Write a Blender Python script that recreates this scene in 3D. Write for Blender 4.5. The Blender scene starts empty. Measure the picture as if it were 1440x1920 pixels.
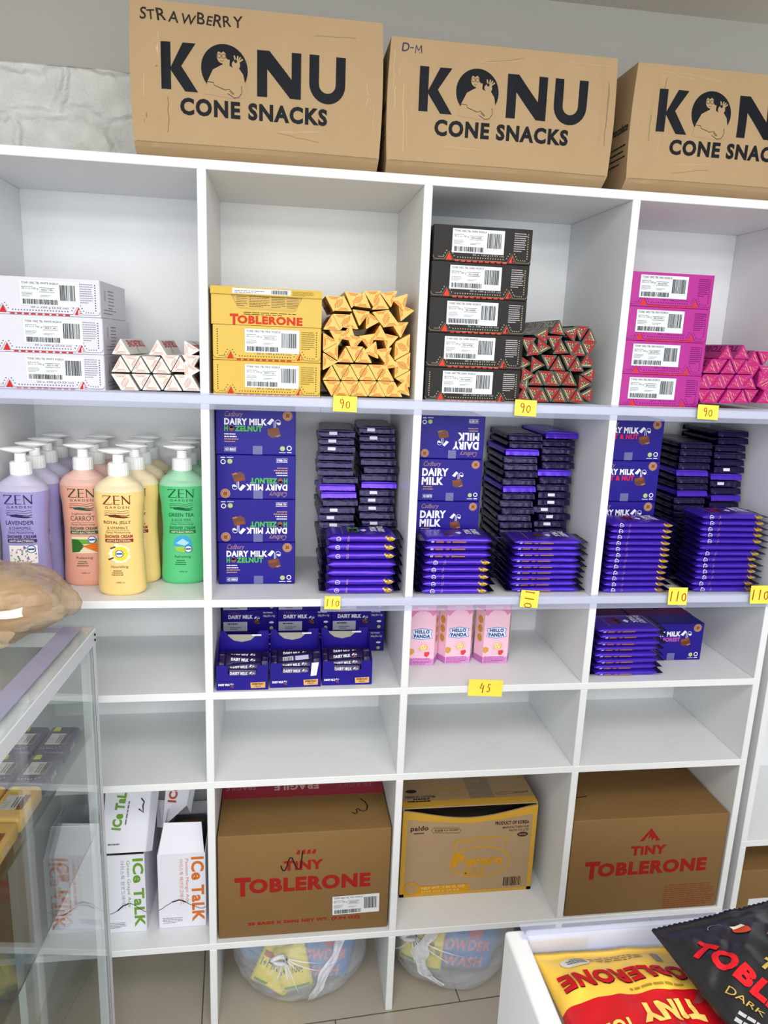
import bpy, bmesh, math, random
from mathutils import Vector, Matrix, noise
from mathutils.geometry import tessellate_polygon
random.seed(11)
SC = bpy.context.scene
COL = SC.collection
PI = math.pi

# ------------------------------------------------------------------ camera
cam_d = bpy.data.cameras.new('camera')
cam_d.sensor_fit = 'HORIZONTAL'
cam_d.sensor_width = 36.0
cam_d.lens = 34.228
cam_d.clip_start = 0.02
cam = bpy.data.objects.new('camera', cam_d)
cam.location = (0.148, -1.3902, 1.5179)
cam.rotation_euler = (math.radians(77.2151), math.radians(-2.2205), math.radians(-7.7639))
COL.objects.link(cam)
SC.camera = cam

# ------------------------------------------------------------------ world, lights, exposure
W = bpy.data.worlds.new('shop daylight')
W.use_nodes = True
W.node_tree.nodes['Background'].inputs[0].default_value = (0.93, 0.97, 1.0, 1)
W.node_tree.nodes['Background'].inputs[1].default_value = 0.75
SC.world = W


def area(name, loc, target, sx, sy, power, color):
    l = bpy.data.lights.new(name, 'AREA')
    l.shape = 'RECTANGLE'
    l.size, l.size_y, l.energy, l.color = sx, sy, power, color
    o = bpy.data.objects.new(name, l)
    o.location = loc
    o.rotation_euler = (Vector(target) - Vector(loc)).to_track_quat('-Z', 'Y').to_euler()
    COL.objects.link(o)
    return o


area('window_daylight', (0.3, -4.2, 1.15), (0.3, 0, 0.9), 4.2, 1.9, 78, (0.95, 0.98, 1.0))
area('ceiling_area_light', (0.25, -1.35, 2.22), (0.25, -1.1, 0.0), 2.2, 0.5, 22, (1.0, 0.99, 0.97))
area('ceiling_area_light', (0.25, -2.7, 2.22), (0.25, -2.2, 0.0), 2.6, 0.6, 62, (1.0, 0.995, 0.98))  # added overhead light, put in to brighten the lower shelf rows

SC.view_settings.view_transform = 'Standard'
SC.view_settings.look = 'None'
SC.view_settings.gamma = 1.0
SC.view_settings.exposure = -0.13
SC.view_settings.use_curve_mapping = False

# ------------------------------------------------------------------ materials


def lin(h):
    h = h.lstrip('#')
    c = [int(h[i:i + 2], 16) / 255 for i in (0, 2, 4)]
    return tuple(x / 12.92 if x <= 0.04045 else ((x + 0.055) / 1.055) ** 2.4 for x in c) + (1.0,)


MATS = {}


def pm(hexc, rough=0.5, metal=0.0, var=0.0, vscale=30, bump=0.0, bscale=60, spec=0.5, trans=0.0, sss=0.0,
       coat=0.0, stretch=None, name=None, alpha=1.0):
    key = (hexc, rough, metal, var, vscale, bump, bscale, spec, trans, sss, coat, stretch, alpha)
    if key in MATS:
        return MATS[key]
    m = bpy.data.materials.new(name or 'm' + hexc)
    m.use_nodes = True
    nt = m.node_tree
    b = nt.nodes['Principled BSDF']
    c = lin(hexc)
    b.inputs['Base Color'].default_value = c
    b.inputs['Roughness'].default_value = rough
    b.inputs['Metallic'].default_value = metal
    b.inputs['Specular IOR Level'].default_value = spec
    b.inputs['Transmission Weight'].default_value = trans
    b.inputs['Coat Weight'].default_value = coat
    b.inputs['Alpha'].default_value = alpha
    if sss:
        b.inputs['Subsurface Weight'].default_value = sss
        b.inputs['Subsurface Radius'].default_value = (0.02, 0.02, 0.02)
        b.inputs['Subsurface Scale'].default_value = 0.5
    if var or bump:
        tc = nt.nodes.new('ShaderNodeTexCoord')
        src = tc.outputs['Object']
        if stretch:
            mp = nt.nodes.new('ShaderNodeMapping')
            mp.inputs['Scale'].default_value = stretch
            nt.links.new(src, mp.inputs['Vector'])
            src = mp.outputs['Vector']
    if var:
        n = nt.nodes.new('ShaderNodeTexNoise')
        n.inputs['Scale'].default_value = vscale
        n.inputs['Detail'].default_value = 5
        nt.links.new(src, n.inputs['Vector'])
        mx = nt.nodes.new('ShaderNodeMix')
        mx.data_type = 'RGBA'
        mx.inputs['A'].default_value = tuple(x * (1 - var) for x in c[:3]) + (1,)
        mx.inputs['B'].default_value = tuple(min(1, x * (1 + var)) for x in c[:3]) + (1,)
        nt.links.new(n.outputs['Fac'], mx.inputs['Factor'])
        nt.links.new(mx.outputs['Result'], b.inputs['Base Color'])
    if bump:
        n2 = nt.nodes.new('ShaderNodeTexNoise')
        n2.inputs['Scale'].default_value = bscale
        n2.inputs['Detail'].default_value = 4
        nt.links.new(src, n2.inputs['Vector'])
        bp = nt.nodes.new('ShaderNodeBump')
        bp.inputs['Strength'].default_value = bump
        bp.inputs['Distance'].default_value = 0.004
        nt.links.new(n2.outputs['Fac'], bp.inputs['Height'])
        nt.links.new(bp.outputs['Normal'], b.inputs['Normal'])
    MATS[key] = m
    return m


def film(name, tint, trans=0.6, white='#f2f2f6', rough=0.25, bump=0.0, bscale=40):
    """thin plastic: part clear, part milky, with a gloss"""
    m = bpy.data.materials.new(name)
    m.use_nodes = True
    nt = m.node_tree
    nt.nodes.remove(nt.nodes['Principled BSDF'])
    out = nt.nodes['Material Output']
    tr = nt.nodes.new('ShaderNodeBsdfTransparent')
    tr.inputs[0].default_value = tint
    di = nt.nodes.new('ShaderNodeBsdfPrincipled')
    di.inputs['Base Color'].default_value = lin(white)
    di.inputs['Roughness'].default_value = rough
    mx = nt.nodes.new('ShaderNodeMixShader')
    mx.inputs[0].default_value = 1 - trans
    nt.links.new(tr.outputs[0], mx.inputs[1])
    nt.links.new(di.outputs[0], mx.inputs[2])
    nt.links.new(mx.outputs[0], out.inputs[0])
    if bump:
        tc = nt.nodes.new('ShaderNodeTexCoord')
        n2 = nt.nodes.new('ShaderNodeTexNoise')
        n2.inputs['Scale'].default_value = bscale
        n2.inputs['Detail'].default_value = 3
        n2.inputs['Distortion'].default_value = 1.5
        nt.links.new(tc.outputs['Object'], n2.inputs['Vector'])
        bp = nt.nodes.new('ShaderNodeBump')
        bp.inputs['Strength'].default_value = bump
        bp.inputs['Distance'].default_value = 0.01
        nt.links.new(n2.outputs['Fac'], bp.inputs['Height'])
        nt.links.new(bp.outputs['Normal'], di.inputs['Normal'])
    return m


def pane(name, tint):
    """flat glass: clear with a fresnel reflection"""
    m = bpy.data.materials.new(name)
    m.use_nodes = True
    nt = m.node_tree
    nt.nodes.remove(nt.nodes['Principled BSDF'])
    out = nt.nodes['Material Output']
    tr = nt.nodes.new('ShaderNodeBsdfTransparent')
    tr.inputs[0].default_value = tint
    gl = nt.nodes.new('ShaderNodeBsdfGlossy')
    gl.inputs['Roughness'].default_value = 0.03
    lw = nt.nodes.new('ShaderNodeLayerWeight')
    lw.inputs[0].default_value = 0.5
    pw = nt.nodes.new('ShaderNodeMath')
    pw.operation = 'POWER'
    pw.inputs[1].default_value = 4.0
    nt.links.new(lw.outputs['Facing'], pw.inputs[0])
    fr = nt.nodes.new('ShaderNodeMath')
    fr.operation = 'MULTIPLY_ADD'
    fr.inputs[1].default_value = 0.75
    fr.inputs[2].default_value = 0.03
    nt.links.new(pw.outputs[0], fr.inputs[0])
    mx = nt.nodes.new('ShaderNodeMixShader')
    nt.links.new(fr.outputs[0], mx.inputs[0])
    nt.links.new(tr.outputs[0], mx.inputs[1])
    nt.links.new(gl.outputs[0], mx.inputs[2])
    nt.links.new(mx.outputs[0], out.inputs[0])
    return m


def ink(h, rough=0.45):
    return pm(h, max(rough, 0.55), spec=0.15)


WHITE = pm('#e6e8ea', 0.45, var=0.015, vscale=8, bump=0.10, bscale=35, name='white paint')
KRAFT = pm('#ad9370', 0.75, var=0.07, vscale=14, bump=0.35, bscale=11, spec=0.15, stretch=(1.0, 1, 0.45), name='kraft board')
KRAFT2 = pm('#80623a', 0.6, var=0.05, vscale=12, bump=0.18, bscale=9, spec=0.25, name='brown carton board')
CARDW = pm('#e3e3ee', 0.45, var=0.01, bump=0.08, bscale=25, name='white card')
PURPLE = pm('#1d0f84', 0.42, var=0.05, bump=0.05, bscale=30, spec=0.25, name='purple card')
FOIL = pm('#5531cc', 0.28, 0.6, var=0.10, vscale=25, bump=0.16, bscale=40, stretch=(0.3, 1, 1), name='purple foil')
FOILD = pm('#150b3e', 0.28, 0.4, var=0.2, vscale=25, bump=0.55, bscale=60, name='dark purple foil')
GOLD = pm('#c9a548', 0.28, 0.75, bump=0.35, bscale=160, name='gold foil')
BLACK = ink('#15151a')

# ------------------------------------------------------------------ mesh helpers
TXT = {}


def textgeo(s, bold=0.0, space=1.0):
    space = space + max(0.0, bold) * 2.2
    k = (s, bold, space)
    if k in TXT:
        return TXT[k]
    c = bpy.data.curves.new('lettering', 'FONT')
    c.body = s
    c.offset = bold
    c.resolution_u = 3
    c.space_character = space
    o = bpy.data.objects.new('lettering', c)
    me = o.to_mesh()
    vs = [(v.co.x, v.co.y) for v in me.vertices]
    fs = [tuple(p.vertices) for p in me.polygons]
    o.to_mesh_clear()
    bpy.data.objects.remove(o)
    bpy.data.curves.remove(c)
    x0 = min(v[0] for v in vs); x1 = max(v[0] for v in vs)
    y0 = min(v[1] for v in vs); y1 = max(v[1] for v in vs)
    vs = [((x - x0) / (x1 - x0), (y - y0) / (y1 - y0)) for x, y in vs]
    TXT[k] = (vs, fs, (x1 - x0) / (y1 - y0))
    return TXT[k]


class MB:
    def __init__(s):
        s.v, s.f, s.m, s.sm, s.mats = [], [], [], [], []

    def add(s, verts, faces, mat, smooth=False):
        if mat not in s.mats:
            s.mats.append(mat)
        mi = s.mats.index(mat)
        n = len(s.v)
        s.v.extend([tuple(p) for p in verts])
        for f in faces:
            s.f.append(tuple(i + n for i in f))
            s.m.append(mi)
            s.sm.append(smooth)

    def box(s, x0, x1, y0, y1, z0, z1, mat, bevel=0.0, seg=1):
        if bevel <= 0:
            v = [(x, y, z) for x in (x0, x1) for y in (y0, y1) for z in (z0, z1)]
            f = [(0, 1, 3, 2), (4, 6, 7, 5), (0, 4, 5, 1), (2, 3, 7, 6), (0, 2, 6, 4), (1, 5, 7, 3)]
            s.add(v, f, mat)
            return
        bm = bmesh.new()
        bmesh.ops.create_cube(bm, size=1.0)
        for q in bm.verts:
            q.co = Vector(((x0 + x1) / 2 + q.co.x * (x1 - x0), (y0 + y1) / 2 + q.co.y * (y1 - y0), (z0 + z1) / 2 + q.co.z * (z1 - z0)))
        bmesh.ops.bevel(bm, geom=list(bm.edges), offset=bevel, segments=seg, profile=0.5, affect='EDGES')
        bm.verts.index_update()
        s.add([tuple(q.co) for q in bm.verts], [tuple(q.index for q in f.verts) for f in bm.faces], mat, seg > 1)
        bm.free()

    def hexa(s, p, mat):
        """8 corners: bottom 4 counter-clockwise from above, then top 4"""
        s.add(p, [(3, 2, 1, 0), (4, 5, 6, 7), (0, 1, 5, 4), (1, 2, 6, 5), (2, 3, 7, 6), (3, 0, 4, 7)], mat)

    def sheet(s, pts, thick, mat):
        """a thin flat polygon given in 3D, thickened along its normal"""
        p = [Vector(q) for q in pts]
        n = (p[1] - p[0]).cross(p[2] - p[0]).normalized() * thick
        k = len(p)
        v = [q for q in p] + [q + n for q in p]
        f = [tuple(reversed(range(k))), tuple(range(k, 2 * k))] + [(i, (i + 1) % k, (i + 1) % k + k, i + k) for i in range(k)]
        s.add(v, f, mat)

    def tube(s, pts, r, mat, n=8):
        pts = [Vector(p) for p in pts]
        v, f = [], []
        for i, p in enumerate(pts):
            d = (pts[min(i + 1, len(pts) - 1)] - pts[max(i - 1, 0)]).normalized()
            a = d.orthogonal().normalized()
            b = d.cross(a)
            rr = r[i] if isinstance(r, (list, tuple)) else r
            for k in range(n):
                t = 2 * PI * k / n
                v.append(p + a * rr * math.cos(t) + b * rr * math.sin(t))
        for i in range(len(pts) - 1):
            for k in range(n):
                f.append((i * n + k, i * n + (k + 1) % n, (i + 1) * n + (k + 1) % n, (i + 1) * n + k))
        f.append(tuple(reversed(range(n))))
        f.append(tuple(range((len(pts) - 1) * n, len(pts) * n)))
        s.add(v, f, mat, True)

    def rings(s, rings, mat, cap=True, smooth=True, mats=None):
        n = len(rings[0])
        for i in range(len(rings) - 1):
            m = mats[i] if mats else mat
            s.add(list(rings[i]) + list(rings[i + 1]), [(k, (k + 1) % n, (k + 1) % n + n, k + n) for k in range(n)], m, smooth)
        if cap:
            s.add(rings[0], [tuple(reversed(range(n)))], mats[0] if mats else mat)
            s.add(rings[-1], [tuple(range(n))], mats[-1] if mats else mat)

    def build(s, name, parent=None, loc=None, rot=None, warp=None, weld=False):
        me = bpy.data.meshes.new(name)
        vs = [warp(*p) for p in s.v] if warp else s.v
        me.from_pydata([tuple(p) for p in vs], [], s.f)
        for m in s.mats:
            me.materials.append(m)
        me.polygons.foreach_set('material_index', s.m)
        me.polygons.foreach_set('use_smooth', s.sm)
        if weld:
            bm = bmesh.new()
            bm.from_mesh(me)
            bmesh.ops.remove_doubles(bm, verts=bm.verts, dist=1e-6)
            bm.to_mesh(me)
            bm.free()
        me.update()
        o = bpy.data.objects.new(name, me)
        COL.objects.link(o)
        if parent is not None:
            o.parent = parent
        if loc is not None:
            o.location = loc
        if rot is not None:
            o.rotation_euler = rot
        return o


class Fr:
    """a printing surface: (u, v) on a face, printed in thin layers on it"""
    E = 0.00022

    def __init__(s, mb, O, U, V, func=None, mx=None):
        s.mb, s.O, s.U, s.V = mb, Vector(O), Vector(U).normalized(), Vector(V).normalized()
        s.N = s.U.cross(s.V)
        s.func, s.mx = func, mx

    def sub(s, u, v, ang=0.0):
        """same surface with its origin at (u, v), turned by ang"""
        base = s
        c, q = math.cos(ang), math.sin(ang)
        f = Fr(s.mb, s.O, s.U, s.V, None, s.mx)
        f.func = lambda a, b, l: base.at(u + a * c - b * q, v + a * q + b * c, l)
        return f

    def at(s, u, v, l):
        if s.func:
            return s.func(u, v, l)
        return s.O + s.U * u + s.V * v + s.N * (s.E * (l + 1))

    def put(s, vs, fs, mat, l=0):
        if s.mx:
            tris = []
            for f in fs:
                if len(f) == 3:
                    tris.append([vs[i] for i in f])
                else:
                    pl = [vs[i] for i in f]
                    for t in tessellate_polygon([[Vector((a, b, 0)) for a, b in pl]]):
                        tris.append([pl[i] for i in t])
            out, st = [], tris
            while st:
                t = st.pop()
                e = [math.dist(t[i], t[(i + 1) % 3]) for i in range(3)]
                k = e.index(max(e))
                if e[k] > s.mx and len(out) < 6000:
                    a, b, c = t[k], t[(k + 1) % 3], t[(k + 2) % 3]
                    mdl = ((a[0] + b[0]) / 2, (a[1] + b[1]) / 2)
                    st.append([a, mdl, c])
                    st.append([mdl, b, c])
                else:
                    out.append(t)
            vs, fs = [], []
            for t in out:
                ar = (t[1][0] - t[0][0]) * (t[2][1] - t[0][1]) - (t[2][0] - t[0][0]) * (t[1][1] - t[0][1])
                if ar < 0:
                    t = [t[0], t[2], t[1]]
                fs.append((len(vs), len(vs) + 1, len(vs) + 2))
                vs.extend(t)
        s.mb.add([s.at(a, b, l) for a, b in vs], fs, mat)

    def poly(s, pts, mat, l=0):
        s.put(pts, [tuple(range(len(pts)))], mat, l)

    def rect(s, u, v, w, h, mat, l=0):
        s.poly([(u, v), (u + w, v), (u + w, v + h), (u, v + h)], mat, l)

    def circ(s, u, v, r, mat, l=0, n=20, ry=None):
        ry = ry or r
        s.poly([(u + r * math.cos(2 * PI * k / n), v + ry * math.sin(2 * PI * k / n)) for k in range(n)], mat, l)

    def ring(s, u, v, r, w, mat, l=0, n=20, a0=0, a1=2 * PI, ry=None):
        ry = ry or r
        pts = [(u + r * math.cos(a0 + (a1 - a0) * k / n), v + ry * math.sin(a0 + (a1 - a0) * k / n)) for k in range(n + 1)]
        s.line(pts, w, mat, l)

    def line(s, pts, w, mat, l=0):
        vs, fs = [], []
        for i, p in enumerate(pts):
            a, b = pts[max(i - 1, 0)], pts[min(i + 1, len(pts) - 1)]
            if i == len(pts) - 1 and math.dist(pts[0], p) < 1e-9:
                b = pts[1]
            if i == 0 and math.dist(pts[-1], p) < 1e-9:
                a = pts[-2]
            d = math.dist(a, b) or 1
            nx, ny = -(b[1] - a[1]) / d * w / 2, (b[0] - a[0]) / d * w / 2
            vs += [(p[0] - nx, p[1] - ny), (p[0] + nx, p[1] + ny)]
        for i in range(len(pts) - 1):
            fs.append((2 * i, 2 * i + 2, 2 * i + 3, 2 * i + 1))
        s.put(vs, fs, mat, l)

    def text(s, t, u, v, w, h, mat, l=0, bold=0.0, shear=0.0, space=1.0):
        vs, fs, asp = textgeo(t, bold, space)
        if w is None:
            w = h * asp
        s.put([(u + x * w + shear * y * h, v + y * h) for x, y in vs], fs, mat, l)
        return w

    def tri(s, u, v, r, ang, mat, l=0):
        s.poly([(u + r * math.cos(ang + 2 * PI * k / 3), v + r * math.sin(ang + 2 * PI * k / 3)) for k in range(3)], mat, l)

    def dashes(s, u, v, w, h, rows, mat, l=0, fill=0.45, rnd=None):
        """a block of print too small to read"""
        rnd = rnd or random
        lh = h / rows
        for i in range(rows):
            y = v + h - (i + 1) * lh
            x = u
            end = u + w * (1 if i < rows - 1 else 0.7) * rnd.uniform(0.86, 1)
            while x < end:
                d = min(rnd.uniform(0.05, 0.16) * w, end - x)
                s.rect(x, y, d, lh * fill, mat, l)
                x += d + 0.02 * w

    def barcode(s, u, v, w, h, mat, l=0, n=30, seed=1):
        r = random.Random(seed)
        x = 0
        while x < 1:
            d = r.choice((1, 1, 2, 3)) / (n * 2.2)
            if x + d > 1:
                break
            s.rect(u + x * w, v, d * w, h, mat, l)
            x += d + r.choice((1, 1, 2)) / (n * 2.2)


def front(mb, x0, y, z0, **k):
    return Fr(mb, (x0, y, z0), (1, 0, 0), (0, 0, 1), **k)


def topf(mb, x0, y0, z, **k):
    return Fr(mb, (x0, y0, z), (1, 0, 0), (0, 1, 0), **k)


def rightf(mb, x, y0, z0, **k):
    return Fr(mb, (x, y0, z0), (0, 1, 0), (0, 0, 1), **k)


def leftf(mb, x, y1, z0, **k):
    return Fr(mb, (x, y1, z0), (0, -1, 0), (0, 0, 1), **k)


def tag(o, label, cat, group=None, kind=None):
    o['label'] = label
    o['category'] = cat
    if group:
        o['group'] = group
    if kind:
        o['kind'] = kind
    return o


def struct(o):
    o['kind'] = 'structure'
    return o


def empty(name, loc=(0, 0, 0), rot=(0, 0, 0)):
    o = bpy.data.objects.new(name, None)
    o.location, o.rotation_euler = loc, rot
    o.empty_display_size = 0.02
    COL.objects.link(o)
    return o


def copy_tree(o, parent=None):
    c = o.copy()
    COL.objects.link(c)
    if parent:
        c.parent = parent
    for ch in [q for q in bpy.data.objects if q.parent is o]:
        copy_tree(ch, c)
    return c


ORD = ['', 'first', 'second', 'third', 'fourth', 'fifth', 'sixth', 'seventh', 'eighth', 'ninth', 'tenth', 'eleventh', 'twelfth',
       'thirteenth', 'fourteenth', 'fifteenth', 'sixteenth', 'seventeenth', 'eighteenth', 'nineteenth', 'twentieth', 'twenty-first',
       'twenty-second', 'twenty-third', 'twenty-fourth', 'twenty-fifth', 'twenty-sixth', 'twenty-seventh', 'twenty-eighth']

# ------------------------------------------------------------------ heights of the shelf tops, uprights
Z0, Z1, Z2, Z3, Z4, Z5 = 1.82, 1.4174, 1.0192, 0.8213, 0.6193, 0.2193
T = 0.016
DEP = 0.305
UPX = [-0.8034, -0.4034, 0.0, 0.4, 0.7987, 1.2071]

# ================================================================== the room
# floor: beige tiles with dark joints
mf = bpy.data.materials.new('beige floor tile')
mf.use_nodes = True
nt = mf.node_tree
b = nt.nodes['Principled BSDF']
b.inputs['Roughness'].default_value = 0.28
tc = nt.nodes.new('ShaderNodeTexCoord')
mp = nt.nodes.new('ShaderNodeMapping')
mp.inputs['Location'].default_value = (0.32, 0.03, 0)
mp.inputs['Rotation'].default_value = (0, 0, math.radians(-3.5))
br = nt.nodes.new('ShaderNodeTexBrick')
br.offset = 0.5
br.inputs['Color1'].default_value = lin('#b3aa9c')
br.inputs['Color2'].default_value = lin('#ada496')
br.inputs['Mortar'].default_value = lin('#5d564c')
br.inputs['Scale'].default_value = 1.0
br.inputs['Brick Width'].default_value = 0.60
br.inputs['Row Height'].default_value = 0.60
br.inputs['Mortar Size'].default_value = 0.0016
nt.links.new(tc.outputs['Object'], mp.inputs['Vector'])
nt.links.new(mp.outputs['Vector'], br.inputs['Vector'])
nt.links.new(br.outputs['Color'], b.inputs['Base Color'])
mb = MB()
mb.box(-3, 3.2, -4.6, 0.44, -0.05, 0.0, mf)
struct(mb.build('floor'))

# back wall: white painted rough brick, a smooth plaster beam above
mw = bpy.data.materials.new('white painted brick')
mw.use_nodes = True
nt = mw.node_tree
b = nt.nodes['Principled BSDF']
b.inputs['Roughness'].default_value = 0.6
b.inputs['Base Color'].default_value = lin('#dcdeda')
tc = nt.nodes.new('ShaderNodeTexCoord')
mp = nt.nodes.new('ShaderNodeMapping')
mp.inputs['Rotation'].default_value = (PI / 2, 0, 0)
mp.inputs['Location'].default_value = (0.05, 0.0, 0.0)
nt.links.new(tc.outputs['Object'], mp.inputs['Vector'])
nz = nt.nodes.new('ShaderNodeTexNoise')
nz.inputs['Scale'].default_value = 9
nz.inputs['Detail'].default_value = 3
nt.links.new(tc.outputs['Object'], nz.inputs['Vector'])
ad = nt.nodes.new('ShaderNodeMix')
ad.data_type = 'VECTOR'
ad.inputs['Factor'].default_value = 0.08
nt.links.new(mp.outputs['Vector'], ad.inputs['A'])
nt.links.new(nz.outputs['Color'], ad.inputs['B'])
br = nt.nodes.new('ShaderNodeTexBrick')
br.inputs['Scale'].default_value = 1.0
br.inputs['Brick Width'].default_value = 0.19
br.inputs['Row Height'].default_value = 0.088
br.inputs['Mortar Size'].default_value = 0.016
br.inputs['Mortar Smooth'].default_value = 1.0
br.inputs['Color1'].default_value = (1, 1, 1, 1)
br.inputs['Color2'].default_value = (0.9, 0.9, 0.9, 1)
br.inputs['Mortar'].default_value = (0.3, 0.3, 0.3, 1)
nt.links.new(ad.outputs['Result'], br.inputs['Vector'])
n3 = nt.nodes.new('ShaderNodeTexNoise')
n3.inputs['Scale'].default_value = 17
n3.inputs['Detail'].default_value = 8
n3.inputs['Roughness'].default_value = 0.62
n3.inputs['Distortion'].default_value = 1.2
nt.links.new(tc.outputs['Object'], n3.inputs['Vector'])
mm = nt.nodes.new('ShaderNodeMix')
mm.data_type = 'RGBA'
mm.inputs['Factor'].default_value = 0.52
nt.links.new(br.outputs['Color'], mm.inputs['A'])
nt.links.new(n3.outputs['Fac'], mm.inputs['B'])
bp = nt.nodes.new('ShaderNodeBump')
bp.inputs['Strength'].default_value = 1.0
bp.inputs['Distance'].default_value = 0.024
nt.links.new(mm.outputs['Result'], bp.inputs['Height'])
nt.links.new(bp.outputs['Normal'], b.inputs['Normal'])
PLAST = pm('#a9a8a2', 0.6, var=0.03, vscale=5, bump=0.12, bscale=30, name='grey plaster')
mb = MB()
mb.box(-3, 3.2, 0.36, 0.44, 0, 2.4, PLAST)
# brick facing with a ragged top edge
n = 260
xs = [-3 + 6.2 * i / n for i in range(n + 1)]
zt = [2.052 + 0.004 * noise.noise((x * 14, 0, 0)) + 0.003 * noise.noise((x * 45, 3, 0)) for x in xs]
vs, fs = [], []
for i, x in enumerate(xs):
    vs += [(x, 0.34, 0.0), (x, 0.34, zt[i] - 0.004), (x, 0.346, zt[i]), (x, 0.36, zt[i])]
for i in range(n):
    for k in range(3):
        fs.append((i * 4 + k, i * 4 + k + 4, i * 4 + k + 5, i * 4 + k + 1))
mb.add(vs, fs, mw)
struct(mb.build('wall_back'))
mb = MB()
mb.box(-3, 3.2, -4.6, 0.36, 2.272, 2.33, pm('#d6d0c6', 0.7, var=0.03, vscale=4, bump=0.08, name='ceiling paint'))
struct(mb.build('ceiling'))

# ================================================================== shelving units


def shelving(name, x0, uprights, tops, x1, label):
    root = empty(name, (x0, 0, 0))

    def P(mb, nm):
        return mb.build(nm, root, loc=(-x0, 0, 0))
    ft = [0.0] + sorted([t for t in tops])
    for t in tops:
        mb = MB()
        mb.box(x0, x1, 0.0, DEP, t - T, t, WHITE, 0.0012)
        P(mb, 'shelf_board')
    for x in uprights:
        mb = MB()
        for lo, hi in zip([0.0] + sorted(tops)[:-1], sorted(tops)):
            mb.box(x, x + T, 0.0002, DEP, lo, hi - T, WHITE, 0.0012)
        P(mb, 'upright_panel')
    mb = MB()
    mb.box(x0, x1, DEP, DEP + 0.012, sorted(tops)[0] - T, Z0, WHITE)
    P(mb, 'back_panel')
    return tag(root, label, 'shelving unit')


shelving('shelving_unit', -0.8034, UPX, [Z0, Z1, Z2, Z3, Z4, Z5], 1.2231,
         'white painted open shelving unit filled with chocolate, soap and cartons against the wall')
shelving('shelving_unit', 1.2425, [1.2425, 1.66], [Z0, 1.42, 1.02, 0.399, 0.14], 1.676,
         'white shelving unit cut off at the right edge, behind the white bin')

# clear price strips on the shelf edges
STRIP = film('clear lilac plastic', (0.945, 0.95, 0.985, 1), 0.80, '#d4daf2', 0.12)


def strip(x0, x1, z, label, h=0.029, lean=0.0):
    mb = MB()
    prof = [(-0.0005, 0.012), (-0.0028, 0.0125), (-0.0042, 0.006), (-0.0046, -0.012), (-0.0058, -0.0165), (-0.0040, -0.0175)]
    k = h / 0.029
    v, f = [], []
    for x in (x0, x1):
        for y, q in prof:
            v.append((x, y, z + q * k))
        for y, q in reversed(prof):
            v.append((x, y + 0.0010, z + q * k - 0.0004))
    m = len(prof) * 2
    for i in range(m):
        j = (i + 1) % m
        f.append((i, i + m, j + m, j))
    f.append(tuple(range(m)))
    f.append(tuple(reversed(range(m, 2 * m))))
    mb.add(v, f, STRIP)
    o = mb.build('price_strip')
    return tag(o, label, 'price strip', 'clear price strips on shelf edges')


strip(-0.80, 0.2208, Z1 - T / 2, 'clear plastic price strip below the white and yellow chocolate boxes, left half')
strip(0.2215, 1.2225, Z1 - T / 2, 'clear plastic price strip holding three yellow notes below the triangular bars')
strip(0.2285, 1.2225, Z2 - T / 2, 'clear plastic price strip below the tall stacks of purple chocolate bars')

# yellow price notes with red figures
NOTE = pm('#efe04c', 0.6, var=0.02, name='yellow note paper')
PEN = ink('#a04a1c')
DIG = {
    '9': [[(0.75, 0.72), (0.55, 0.95), (0.25, 0.92), (0.18, 0.68), (0.4, 0.52), (0.72, 0.68), (0.74, 0.78), (0.7, 0.45), (0.55, 0.02)]],
    '0': [[(0.5, 0.75), (0.22, 0.6), (0.2, 0.22), (0.45, 0.05), (0.75, 0.2), (0.78, 0.58), (0.6, 0.76), (0.4, 0.7)]],
    '1': [[(0.55, 0.95), (0.42, 0.02)]],
    '4': [[(0.45, 0.95), (0.15, 0.42), (0.7, 0.5)], [(0.68, 0.75), (0.55, 0.0)]],
    '5': [[(0.8, 0.85), (0.45, 0.85), (0.38, 0.52), (0.62, 0.55), (0.68, 0.25), (0.4, 0.08), (0.22, 0.2)]],
}


def note(x0, x1, z0, z1, txt, label, tilt=0.0, side=False, y=-0.0075):
    w, h = x1 - x0, z1 - z0
    mb = MB()
    vs, fs = [], []
    nseg = 8
    yy = lambda t: -0.0010 - 0.0035 * (1 - t) ** 2
    for i in range(nseg + 1):
        t = i / nseg
        for x in (-w / 2, w / 2):
            vs.append((x, yy(t), -h / 2 + h * t))
    for i in range(nseg):
        fs.append((2 * i, 2 * i + 1, 2 * i + 3, 2 * i + 2))
    k = len(vs)
    vs += [(x, yv + 0.0005, z) for x, yv, z in vs]
    fs += [tuple(reversed([i + k for i in f])) for f in fs]
    fs += [(0, k, k + 1, 1), (2 * nseg, 2 * nseg + 1, 2 * nseg + 1 + k, 2 * nseg + k)]
    for i in range(nseg):
        fs += [(2 * i, 2 * i + 2, 2 * i + 2 + k, 2 * i + k), (2 * i + 1, 2 * i + 1 + k, 2 * i + 3 + k, 2 * i + 3)]
    mb.add(vs, fs, NOTE)
    fr = Fr(mb, (0, 0, 0), (1, 0, 0), (0, 0, 1), func=lambda u, v, l: Vector((u, yy((v + h / 2) / h) - 0.0003, v)))
    if side:
        fr = fr.sub(0, 0, -PI / 2)
    ch = 0.62 * min(w, h)
    cw = ch * 0.62
    tot = cw * len(txt)
    for i, c in enumerate(txt):
        for st in DIG[c]:
            fr.line([(-tot / 2 + (i + px) * cw, -ch / 2 + py * ch) for px, py in st], ch * 0.095, PEN)
    o = mb.build('price_note', loc=((x0 + x1) / 2, y, (z0 + z1) / 2), rot=(0, tilt, 0))
    return tag(o, label, 'price note', 'yellow price notes')


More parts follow.
